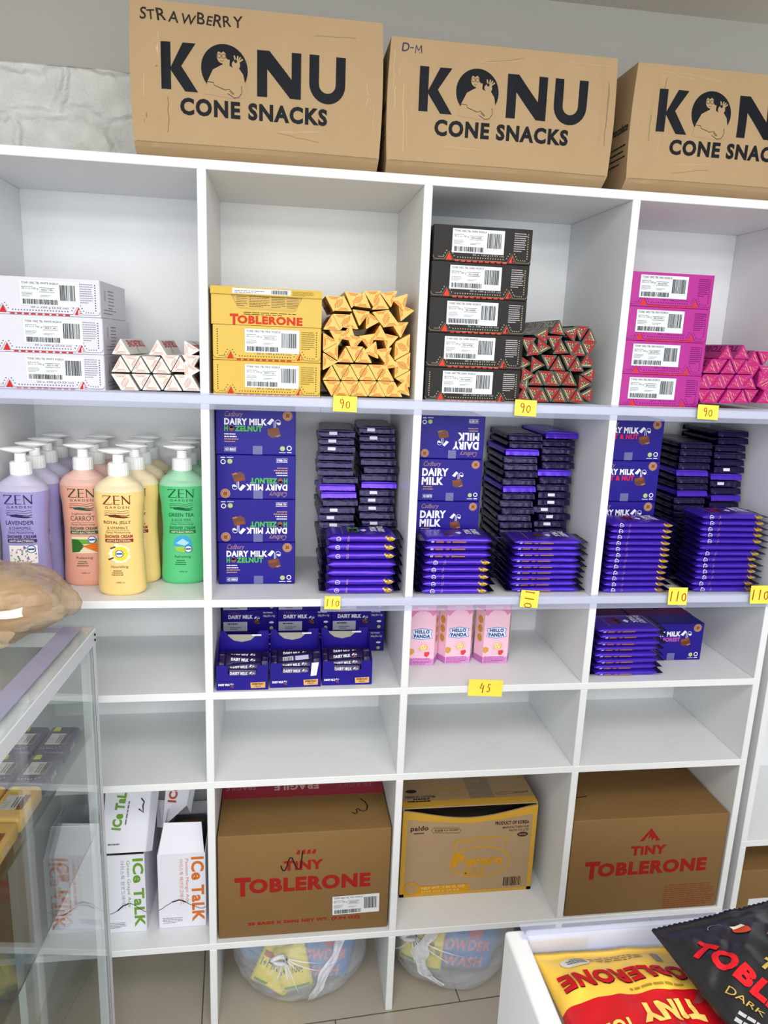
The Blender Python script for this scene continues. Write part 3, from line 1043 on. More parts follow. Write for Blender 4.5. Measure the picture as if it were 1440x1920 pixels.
# cross-section centre (x, z) and apex angle of every bar in the four heaps
TRI = {
    'white': [
        (-0.1433, 1.4404, -90), (-0.1281, 1.4304, 90), (-0.1079, 1.4415, -90), (-0.0893, 1.4317, 90), (-0.0697, 1.4420, -90), (-0.0510, 1.4321, 90),
        (-0.0313, 1.4427, -90), (-0.0129, 1.4327, 90), (-0.1425, 1.4630, 90), (-0.1244, 1.4742, -90), (-0.1066, 1.4631, 90), (-0.0880, 1.4739, -90),
        (-0.0700, 1.4631, 90), (-0.0543, 1.4772, -90), (-0.0367, 1.4666, 90), (-0.0142, 1.4787, -90), (-0.0097, 1.4611, 0), (-0.1412, 1.4946, 90),
        (-0.0764, 1.4955, 90), (-0.0138, 1.4978, 0),],
    'yellow': [
        (0.2425, 1.4403, -90), (0.2605, 1.4315, 90), (0.2774, 1.4414, -90), (0.2950, 1.4326, 90), (0.3120, 1.4425, -90), (0.3298, 1.4328, 90),
        (0.3463, 1.4430, -90), (0.3630, 1.4332, 90), (0.2414, 1.4607, 90), (0.2589, 1.4717, -90), (0.2763, 1.4618, 90), (0.2931, 1.4728, -90),
        (0.3107, 1.4630, 90), (0.3277, 1.4734, -90), (0.3454, 1.4635, 90), (0.2342, 1.5221, 0), (0.2434, 1.5048, 180), (0.2344, 1.4858, 0),
        (0.2671, 1.4950, 90), (0.2838, 1.5063, -90), (0.3013, 1.4957, 90), (0.3175, 1.5090, 190), (0.3408, 1.5041, -80), (0.3526, 1.4871, 100),
        (0.3800, 1.5263, 180), (0.3705, 1.5092, 0), (0.3821, 1.4922, 180), (0.3726, 1.4750, 0), (0.3837, 1.4583, 180), (0.3803, 1.4396, 195),
        (0.2526, 1.5339, -90), (0.2724, 1.5358, 80), (0.2830, 1.5254, -100), (0.3094, 1.5287, 160), (0.3312, 1.5382, 90), (0.3493, 1.5303, 20),
        (0.2405, 1.5537, 90), (0.2571, 1.5634, -90), (0.2747, 1.5579, 85), (0.2933, 1.5720, -95), (0.3140, 1.5644, 0), (0.3328, 1.5729, -80),
        (0.3503, 1.5646, 100), (0.3692, 1.5534, -85), (0.2433, 1.5957, -90), (0.2608, 1.5887, 90), (0.2777, 1.6034, -95), (0.2968, 1.5971, 85),
        (0.3154, 1.6080, -85), (0.3297, 1.5947, 95), (0.3468, 1.6078, -80), (0.3688, 1.6015, 170), (0.3768, 1.5827, 10),],
    'dark': [
        (0.6223, 1.4324, 90), (0.6418, 1.4407, -90), (0.6600, 1.4318, 90), (0.6778, 1.4409, -90), (0.6967, 1.4323, 90), (0.7140, 1.4417, -90),
        (0.7325, 1.4328, 90), (0.7552, 1.4391, 180), (0.6235, 1.4734, 0), (0.6209, 1.4559, 60), (0.6462, 1.4638, 90), (0.6620, 1.4736, -90),
        (0.6779, 1.4643, 90), (0.6962, 1.4737, -90), (0.7145, 1.4655, 90), (0.7530, 1.4789, 180), (0.7419, 1.4614, 0), (0.6158, 1.4959, 0),
        (0.6412, 1.4941, 0), (0.6667, 1.5042, -90), (0.6873, 1.4941, 90), (0.7077, 1.5052, -90), (0.7251, 1.4938, 90), (0.7447, 1.5021, -30),
        (0.6221, 1.5358, -90), (0.6342, 1.5219, 100), (0.6519, 1.5279, 0), (0.6759, 1.5412, -90), (0.6894, 1.5267, 95), (0.7119, 1.5329, -90),
        (0.7302, 1.5239, 90), (0.7462, 1.5321, -90), (0.6513, 1.5509, 180), (0.6801, 1.5632, 85), (0.7088, 1.5575, 170), (0.7286, 1.5620, -90),
        (0.7478, 1.5499, 90),],
    'magenta': [
        (0.9994, 1.4478, -90), (1.0169, 1.4392, 90), (1.0338, 1.4483, -90), (1.0534, 1.4402, 90), (1.0705, 1.4494, -90), (1.0903, 1.4413, 90),
        (1.1079, 1.4505, -90), (1.1375, 1.4427, 90), (0.9974, 1.4687, 90), (1.0142, 1.4783, -90), (1.0332, 1.4699, 90), (1.0490, 1.4795, -90),
        (1.0677, 1.4705, 90), (1.0841, 1.4801, -90), (1.1030, 1.4711, 90), (1.1265, 1.4829, 0), (1.1374, 1.4688, 180), (1.0120, 1.5001, 90),
        (1.0287, 1.5096, -90), (1.0504, 1.5004, 90), (1.0687, 1.5105, -90), (1.0855, 1.5007, 90), (1.1053, 1.5023, -90), (1.1323, 1.4989, 150),
        (1.0423, 1.5294, 90), (1.0749, 1.5311, 90), (1.1038, 1.5208, 90), (1.1242, 1.5282, -90),],
}
NAMEC = {'white': 'white', 'yellow': 'yellow', 'dark': 'dark brown', 'magenta': 'magenta'}
for pal, items in TRI.items():
    proto = tri_bar(pal).build('triangular_bar')
    # nothing sinks below the shelf
    rows = {}
    fixed = []
    for x, z, a in items:
        R = SIDE / math.sqrt(3) * 0.985
        low = min(R * math.sin(math.radians(a) + 2 * PI * q / 3) for q in range(3))
        z = max(z, Z1 - low + 0.0006)
        right = max(R * math.cos(math.radians(a) + 2 * PI * q / 3) for q in range(3))
        if pal == 'white':
            x = min(x, -0.0006 - right)
        fixed.append((x, z, a))
        rows.setdefault(int((z - Z1) / 0.0300), []).append(len(fixed) - 1)
    for rn, idx in rows.items():
        idx.sort(key=lambda i: fixed[i][0])
        for j, i in enumerate(idx):
            x, z, a = fixed[i]
            o = proto if (proto.get('label') is None) else proto.copy()
            if o is not proto:
                COL.objects.link(o)
            o.location = (x, 0.014 + random.uniform(0, 0.006), z)
            o.rotation_euler = (0, -math.radians(a - 90), 0)
            place = (ORD[j + 1] + ' from left') if j else 'leftmost'
            rowt = 'bottom row' if rn == 0 else ORD[rn + 1] + ' row up'
            tag(o, '%s triangular chocolate bar, %s, %s of loose pile' % (NAMEC[pal], place, rowt), 'chocolate bar', NAMEC[pal] + ' triangular bars in a loose pile')
# an opened magenta box behind the loose bars
mb = MB()
c = PALS['magenta']
mb.box(0.9955, 1.11, 0.226, 0.3, Z1 + 0.0005, Z1 + 0.128, c['body'], 0.001)
fr = front(mb, 0.9955, 0.226, Z1)
fr.text('NE', 0.008, 0.092, 0.02, 0.012, c['red'], 0, bold=0.03)
tag(mb.build('chocolate_box'), 'magenta chocolate box standing half hidden behind the loose magenta bars', 'chocolate box')

# ================================================================== row two, left: shower cream bottles
BOTC = {
    'lavender': ('#9a92c8', '#b9b4cc', '#2c2652', 'LAVENDER', '& CHAMOMILE', 'Relaxing'),
    'carrot': ('#e2a48e', '#dcb4a8', '#28503a', 'CARROT', None, 'Relaxing'),
    'royal': ('#ebcb82', '#e3d3b0', '#6b2a1a', 'ROYAL JELLY', '& VITAMIN E', 'Nourishing'),
    'green': ('#56c180', '#9bcfae', '#0f5a36', 'GREEN TEA', '& ALOE VERA', 'Refreshing'),
}
PUMPW = pm('#eef0f1', 0.3, name='white pump plastic')
HB = 0.236


def bot_half(z):
    """half width and half depth of the bottle at height z"""
    t = z / HB
    prof = [(0, 0.0425), (0.012, 0.0465), (0.05, 0.0475), (0.25, 0.0455), (0.5, 0.0432), (0.68, 0.0450), (0.82, 0.0485), (0.875, 0.0482), (0.92, 0.0440),
            (0.955, 0.0350), (0.98, 0.0240), (1.0, 0.0185)]
    for (a, x), (b2, y) in zip(prof, prof[1:]):
        if t <= b2:
            k = (t - a) / (b2 - a)
            k = k * k * (3 - 2 * k) if 0.05 < t < 0.86 else k
            w = x + (y - x) * k
            break
    else:
        w = prof[-1][1]
    if t > 0.9:
        dd = 0.0285 + (0.0185 - 0.0285) * (t - 0.9) / 0.1
        dd = min(dd, w)
    else:
        dd = 0.031 - 0.002 * math.sin(PI * min(1, t / 0.9))
    return w * 0.965, dd


def bot_y(x, z):
    w, dd = bot_half(z)
    return -dd * max(0.0, 1 - abs(x / w) ** 2.3) ** (1 / 2.3)


def bottle(kind):
    liq, head, dk, l1, l2, l3 = BOTC[kind]
    ML = pm(liq, 0.32, sss=0.25, spec=0.4, name=kind + ' shower cream bottle')
    MH = pm(head, 0.32, sss=0.25, spec=0.4, name=kind + ' empty bottle top')
    D = ink(dk)
    root = empty('pump_bottle')
    mb = MB()
    zs = [0, 0.002, 0.005, 0.010] + [HB * i / 40 for i in range(3, 41)]
    rg = []
    for z in zs:
        w, dd = bot_half(z)
        if z < 0.006:
            w, dd = w - 0.003 * (1 - z / 0.006), dd - 0.003 * (1 - z / 0.006)
        r = []
        for k in range(48):
            a = 2 * PI * k / 48
            ca, sa = math.cos(a), math.sin(a)
            r.append((w * math.copysign(abs(ca) ** (2 / 2.3), ca), dd * math.copysign(abs(sa) ** (2 / 2.3), sa), z))
        rg.append(r)
    mb.rings(rg, ML, mats=[MH if zs[i] > 0.206 else ML for i in range(len(zs))])
    fr = Fr(mb, (0, 0, 0), (1, 0, 0), (0, 0, 1), mx=0.008,
            func=lambda u, v, l: Vector((u, bot_y(u, v) - 0.0005 - 0.00025 * l, v)))
    x0 = -0.026
    # ZEN in thin classical strokes
    y, h = 0.184, 0.0165
    fr.line([(x0, y + h), (x0 + 0.016, y + h), ], 0.0012, D)
    fr.line([(x0 + 0.015, y + h), (x0 + 0.001, y)], 0.0026, D)
    fr.line([(x0, y), (x0 + 0.017, y)], 0.0012, D)
    fr.line([(x0, y + h), (x0 + 0.001, y + h - 0.004)], 0.0008, D)
    fr.line([(x0 + 0.017, y), (x0 + 0.018, y + 0.004)], 0.0008, D)
    fr.line([(x0 + 0.0215, y), (x0 + 0.0215, y + h)], 0.0026, D)
    for q in (0, 0.5, 1):
        fr.line([(x0 + 0.0195, y + h * q), (x0 + 0.0315, y + h * q)], 0.0011, D)
    fr.line([(x0 + 0.0365, y), (x0 + 0.0365, y + h)], 0.0013, D)
    fr.line([(x0 + 0.0355, y + h), (x0 + 0.0495, y)], 0.0028, D)
    fr.line([(x0 + 0.0495, y), (x0 + 0.0495, y + h)], 0.0013, D)
    for q in ((0.0345, 0), (0.0480, h)):
        fr.line([(x0 + q[0], y + q[1]), (x0 + q[0] + 0.0045, y + q[1])], 0.0008, D)
    fr.text('GARDEN', x0 + 0.004, 0.1755, 0.044, 0.0048, D, space=1.4)
    # brush drawing of a landscape
    r = random.Random(3)
    for i in range(3):
        yy = 0.171 - i * 0.0045
        fr.line([(x0 + 0.002 + 0.046 * t / 8, yy + r.uniform(-0.0014, 0.0014)) for t in range(9)], 0.0008 + 0.0007 * (i == 2), D)
    fr.poly([(x0 + 0.001, 0.168), (x0 + 0.008, 0.163), (x0 + 0.022, 0.1645), (x0 + 0.034, 0.160), (x0 + 0.050, 0.158), (x0 + 0.038, 0.1565), (x0 + 0.012, 0.159)], D)
    if kind == 'carrot':
        fr.text('Lightening', x0 + 0.006, 0.1475, 0.036, 0.0050, D, shear=0.2)
        fr.text(l1, x0 + 0.003, 0.136, 0.046, 0.0098, D)
    else:
        fr.text(l1, x0 + 0.0, 0.1435, 0.050, 0.0080, D, bold=0.01)
        fr.text(l2, x0 + 0.006, 0.1345, 0.038, 0.0055, D)
    fr.rect(x0 + 0.004, 0.1318, 0.043, 0.0006, D)
    fr.text('Deep Moisturizing', x0 + 0.003, 0.1255, 0.045, 0.0046, D, shear=0.2)
    acc = ink({'royal': '#8e2a1c', 'carrot': '#2f5a3a', 'lavender': '#352f5c', 'green': '#127a44'}[kind])
    fr.text('SHOWER CREAM', x0 + 0.001, 0.1168, 0.051, 0.0068, acc, bold=0.03)
    fr.rect(x0 + 0.001, 0.1085, 0.052, 0.0068, acc)
    fr.text('ANTI-BACTERIAL', x0 + 0.004, 0.1100, 0.045, 0.0038, ink('#e3d8c8'), 2, bold=0.02)
    cx, cy = x0 + 0.027, 0.086
    Wt = ink('#eceae4')
    BL_ = ink('#2c55a8')
    if kind == 'lavender':
        fr.rect(cx - 0.024, cy - 0.018, 0.050, 0.035, Wt)
        for i in range(60):
            fr.circ(cx + r.uniform(-0.022, 0.024), cy + r.uniform(-0.016, 0.015), r.uniform(0.0008, 0.0022), ink(r.choice(('#6d4a9c', '#8f6ab8', '#c58fc8', '#7c9a6a'))), 2, 6)
        bx, by = cx + 0.016, cy + 0.010
    elif kind == 'carrot':
        fr.rect(cx - 0.024, cy - 0.017, 0.048, 0.034, ink('#e9d9b8'))
        fr.rect(cx - 0.024, cy + 0.002, 0.048, 0.010, ink('#6ea83c'), 1)
        fr.poly([(cx - 0.024, cy - 0.016), (cx - 0.010, cy - 0.014), (cx + 0.000, cy - 0.002), (cx - 0.012, cy + 0.012), (cx - 0.024, cy + 0.012)], ink('#2f6b2c'), 2)
        for i in range(8):
            yy = cy - 0.014 + i * 0.0026
            fr.poly([(cx - 0.004, cy - 0.002), (cx + 0.024, yy - 0.0012), (cx + 0.024, yy + 0.0012)], ink('#ec7f22' if i % 2 else '#d9661a'), 3)
        bx, by = cx + 0.015, cy + 0.011
    elif kind == 'royal':
        for i in range(14):
            a = 2 * PI * i / 14
            fr.circ(cx - 0.001 + 0.017 * math.cos(a) * r.uniform(0.8, 1.1), cy + 0.015 * math.sin(a) * r.uniform(0.8, 1.15), 0.0045, ink('#f1e7c4'), 0, 8)
        for i in range(9):
            a = 2 * PI * i / 9
            fr.circ(cx + 0.002 + 0.009 * math.cos(a), cy + 0.009 * math.sin(a), 0.006, ink('#f0d234'), 2, 10)
        for ex, ey in ((-0.012, 0.012), (-0.016, -0.010)):
            fr.line([(cx + ex - 0.005, cy + ey - 0.002), (cx + ex + 0.005, cy + ey + 0.002)], 0.0028, ink('#5a3a14'), 3)
        bx, by = cx, cy
    else:
        fr.circ(cx, cy, 0.0185, ink('#3fa4d8'), 0, 26)
        fr.poly([(cx - 0.014, cy + 0.002), (cx, cy + 0.012), (cx + 0.013, cy + 0.003), (cx + 0.004, cy - 0.003)], ink('#a9d6ea'), 2)
        fr.poly([(cx - 0.0175, cy - 0.005), (cx + 0.0175, cy - 0.005), (cx + 0.012, cy - 0.014), (cx, cy - 0.0180), (cx - 0.012, cy - 0.014)], ink('#9cc63c'), 2)
        bx, by = cx + 0.011, cy - 0.010
    fr.circ(bx, by, 0.0078, BL_, 4, 18)
    fr.circ(bx, by, 0.0064, Wt, 5, 18)
    fr.rect(bx - 0.0055, by - 0.0016, 0.011, 0.0034, BL_, 6)
    fr.text(l3, x0 + 0.010, 0.0555, 0.032, 0.0066, D, shear=0.15)
    for i, wd in enumerate((0.026, 0.030, 0.032)):
        fr.dashes(cx - wd / 2, 0.0505 - i * 0.0042, wd, 0.0028, 1, D, 0, 0.6, r)
    fr.text('1000 ml', cx - 0.008, 0.026, 0.016, 0.0032, D)
    mb.build('bottle_body', root)
    mb = MB()
    rg = []
    for z, rad in ((HB - 0.001, 0.0185), (HB + 0.001, 0.0192), (HB + 0.022, 0.0188), (HB + 0.0245, 0.0170), (HB + 0.0250, 0.011), (HB + 0.0255, 0.0105), (HB + 0.040, 0.0100)):
        ribs = 0.0005 if HB < z < HB + 0.023 and rad > 0.015 else 0
        rg.append([((rad + ribs * (k % 2)) * math.cos(2 * PI * k / 40), (rad + ribs * (k % 2)) * math.sin(2 * PI * k / 40), z) for k in range(40)])
    mb.rings(rg, PUMPW, smooth=False)
    mb.build('pump_collar', root)
    mb = MB()
    rg = []
    # the flat winged pump head, spout to the left
    for x, hw, zc, th in ((-0.037, 0.002, 0.0445, 0.0010), (-0.034, 0.006, 0.0445, 0.0030), (-0.026, 0.010, 0.0445, 0.0060), (-0.014, 0.0135, 0.0445, 0.0090), (0.0, 0.0145, 0.0445, 0.0110),
                          (0.010, 0.0140, 0.0445, 0.0080), (0.018, 0.012, 0.0440, 0.0050), (0.024, 0.008, 0.0435, 0.0026), (0.027, 0.002, 0.0430, 0.0010)):
        r = []
        for k in range(20):
            a = 2 * PI * k / 20
            r.append((x, hw * math.cos(a), HB + zc + 0.004 + (th * 0.42 if math.sin(a) > 0 else th * 0.9) * math.sin(a)))
        rg.append(r)
    mb.rings(rg, PUMPW)
    mb.build('pump_head', root)
    return root


BPOS = [('lavender', -0.3385, 0.054), ('lavender', -0.3370, 0.131), ('lavender', -0.334, 0.201), ('lavender', -0.332, 0.269),
        ('carrot', -0.2430, 0.120), ('carrot', -0.2385, 0.196), ('carrot', -0.2365, 0.266),
        ('royal', -0.1625, 0.058), ('royal', -0.1460, 0.132), ('royal', -0.1445, 0.205), ('royal', -0.1415, 0.271),
        ('green', -0.0520, 0.128), ('green', -0.0505, 0.204), ('green', -0.0495, 0.270)]
protos = {}
cnt = {}
bname = {'lavender': 'lilac', 'carrot': 'salmon pink', 'royal': 'pale yellow', 'green': 'bright green'}
for kind, x, y in BPOS:
    cnt[kind] = cnt.get(kind, 0) + 1
    if kind not in protos:
        o = protos[kind] = bottle(kind)
    else:
        o = copy_tree(protos[kind])
    o.location = (x, y, Z2 + 0.0005)
    o.rotation_euler = (0, 0, math.radians((1, -1, 1, 0)[cnt[kind] - 1]))
    pos = ['front one of its column', 'second from the front', 'third from the front', 'last at the back'][cnt[kind] - 1]
    tag(o, '%s pump bottle of shower cream, %s' % (bname[kind], pos), 'bottle', 'pump bottles of shower cream')

# ================================================================== row two: purple cartons
PW = ink('#ecebf2')
BRONZE = ink('#a8744a')
PBRZ = ink('#b98d6e')
GRN = ink('#52b04e')
REDP = ink('#d0284a')
CHOC = pm('#5a2a18', 0.4, name='printed chocolate')
CHOC2 = ink('#3a1a12')


def milk_logo(fr, u, v, s):
    """two glasses pouring into a square of chocolate; (u, v) = top of the square's centre"""
    f = fr.sub(u, v, 0)
    f.poly([(-0.95 * s, 0.55 * s), (-0.55 * s, 0.35 * s), (-0.10 * s, 1.00 * s), (-0.38 * s, 1.18 * s)], PW, 0)
    f.ring(0.38 * s, 0.68 * s, 0.30 * s, 0.05 * s, PW, 0, 12, 0, PI, ry=0.32 * s)
    f.poly([(0.12 * s, 0.68 * s), (0.72 * s, 0.66 * s), (0.66 * s, 0.42 * s), (0.42 * s, 0.36 * s)], PW, 0)
    f.line([(-0.10 * s, 0.95 * s), (-0.08 * s, -0.05 * s)], 0.07 * s, PW, 0)
    f.line([(0.12 * s, 0.68 * s), (0.10 * s, -0.05 * s)], 0.06 * s, PW, 0)
    f.poly([(-0.90 * s, -0.15 * s), (0.42 * s, 0.12 * s), (0.78 * s, -0.95 * s), (-0.30 * s, -1.20 * s), (-0.78 * s, -0.90 * s)], CHOC, 0)
    f.poly([(-0.80 * s, -0.20 * s), (0.36 * s, 0.02 * s), (0.20 * s, -0.40 * s), (-0.70 * s, -0.55 * s)], ink('#8a4a2c'), 1)
    f.poly([(0.02 * s, -0.95 * s), (0.62 * s, -0.78 * s), (0.70 * s, -0.92 * s), (0.3 * s, -1.1 * s)], BRONZE, 1)


def seal(fr, u, v, r):
    fr.circ(u, v, r, PBRZ, 0, 22)
    fr.ring(u, v, r * 0.80, r * 0.10, ink('#8d6246'), 2, 20)
    fr.poly([(u - r * 0.4, v - r * 0.4), (u + r * 0.45, v - r * 0.3), (u + r * 0.4, v + r * 0.4), (u - r * 0.35, v + r * 0.45)], ink('#8d5238'), 2)


def milk_print(fr, w, h, var):
    r = random.Random(7)
    scr = lambda u, v, ww, hh: fr.text('Cadbury', u * w, v * h, ww * w, hh * h, PBRZ, 0, shear=0.28, bold=-0.008)
    if var == 'hazelnut':
        scr(0.10, 0.80, 0.22, 0.15)
        fr.text('DAIRY MILK', 0.105 * w, 0.655 * h, 0.53 * w, 0.145 * h, PW, 0, bold=0.05)
        fr.text('H', 0.105 * w, 0.515 * h, 0.045 * w, 0.125 * h, GRN, 0, bold=0.05)
        fr.circ(0.195 * w, 0.57 * h, 0.032 * w, ink('#8a5a3c'), 0, 14)
        fr.poly([(0.17 * w, 0.585 * h), (0.22 * w, 0.585 * h), (0.195 * w, 0.665 * h)], ink('#8a5a3c'), 0)
        fr.text('ZELNUT', 0.235 * w, 0.515 * h, 0.345 * w, 0.125 * h, GRN, 0, bold=0.05)
    elif var == 'plain':
        scr(0.085, 0.80, 0.26, 0.14)
        fr.text('DAIRY', 0.08 * w, 0.595 * h, 0.40 * w, 0.185 * h, PW, 0, bold=0.05)
        fr.text('MILK', 0.08 * w, 0.385 * h, 0.33 * w, 0.185 * h, PW, 0, bold=0.05)
    elif var == 'fruit':
        scr(0.10, 0.80, 0.22, 0.15)
        fr.text('DAIRY MILK', 0.105 * w, 0.655 * h, 0.53 * w, 0.145 * h, PW, 0, bold=0.05)
        fr.text('FRUIT & NUT', 0.105 * w, 0.515 * h, 0.53 * w, 0.12 * h, REDP, 0, bold=0.05)
    else:
        scr(0.10, 0.80, 0.22, 0.15)
        fr.text('DAIRY MILK', 0.105 * w, 0.655 * h, 0.53 * w, 0.135 * h, PW, 0, bold=0.05)
        fr.text('BLACK FOREST', 0.105 * w, 0.515 * h, 0.53 * w, 0.11 * h, ink('#b55ab0'), 0, bold=0.05)
    y = 0.44 if var != 'plain' else 0.33
    for i in range(4 if var != 'plain' else 2):
        fr.dashes(0.105 * w, (y - i * 0.055) * h, (0.22 + 0.03 * (i % 3)) * w, 0.032 * h, 1, PW if i < 2 and var != 'plain' else PBRZ, 0, 0.75, r)
    milk_logo(fr, (0.735 if var != 'plain' else 0.64) * w, (0.60 if var != 'plain' else 0.52) * h, 0.105 * w)
    seal(fr, 0.895 * w, 0.875 * h, 0.062 * w)
    x, yb = 0.105 * w, 0.075 * h
    fr.line([(x, yb), (x + 0.145 * w, yb), (x + 0.145 * w, yb + 0.085 * h), (x, yb + 0.085 * h), (x, yb)], 0.0006, PW, 0)
    fr.text('4218863' if var != 'plain' else '4218878', x + 0.008 * w, yb + 0.015 * h, 0.13 * w, 0.055 * h, PW, 0, bold=0.02)
    fr.circ(0.835 * w, 0.15 * h, 0.032 * w, ink('#b5c080'), 0, 18)
    fr.ring(0.92 * w, 0.16 * h, 0.027 * w, 0.011 * w, PW, 0, 18)
    fr.rect(0.79 * w, 0.055 * h, 0.085 * w, 0.012 * h, PW, 0)
    fr.rect(0.895 * w, 0.055 * h, 0.055 * w, 0.02 * h, PW, 0)


def purple_carton(w, h, d, var, loc, label, flip=False, rot=0.0):
    root = empty('chocolate_carton', loc, (0, 0, rot))
    mb = MB()
    mb.box(0, w, 0, d, 0.0004, h - 0.0002, PURPLE, 0.0012)
    fr = front(mb, 0, 0, 0)
    if flip:
        fr = fr.sub(w, h, PI)
    milk_print(fr, w, h, var)
    tf = topf(mb, 0, 0, h - 0.0002)
    tf.rect(0, d * 0.35, w, d * 0.3, ink({'forest': '#6b2466'}.get(var, '#33249a')), 0)
    mb.build('carton', root)
    mb = MB()
    mb.box(w * 0.46, w * 0.58, -0.0003, 0.0003, h * 0.0 + 0.001, h * 0.2, film('clear tape', (0.93, 0.93, 1, 1), 0.8, '#d8dcf0', 0.1))
    mb.build('clear_tape', root)
    return tag(root, label, 'chocolate carton', 'purple chocolate cartons in the second row')


HC = 0.0912
for i in range(4):
    purple_carton(0.158, HC, 0.165, 'hazelnut', (0.020 + (0.001, 0.0, 0.0, -0.001)[i], 0.0955 - 0.0005 * i, Z2 + 0.0005 + i * (HC + 0.0003)),
                  'purple hazelnut chocolate carton, ' + ('right way up, bottom of four', 'upside down, second from the bottom', 'upside down, second from the top',
                                                          'right way up, top of four')[i], flip=i in (1, 2))
for i in range(4):
    purple_carton(0.1405, 0.0905, 0.165, 'plain', (0.4305, 0.098, Z2 + 0.0005 + i * 0.0910),
                  'purple milk chocolate carton, ' + ('mostly hidden bottom one behind the left bar stack', 'partly hidden behind the left bar stack', 'right way up, second from top of the middle column',
                                                      'upside down, top of the middle column')[i], flip=i == 3)
for i in range(4):
    purple_carton(0.158, 0.0912, 0.15, 'fruit', (0.8195 - 0.001 * (i == 3), 0.108, Z2 + 0.0005 + i * 0.0916),
                  'purple fruit and nut chocolate carton, ' + ('hidden bottom one behind the bar stack', 'second from bottom behind the bar stack', 'just above the front bar stack',
                                                               'topmost, cut by the upright')[i])

# ================================================================== row two: bars in foil pouches


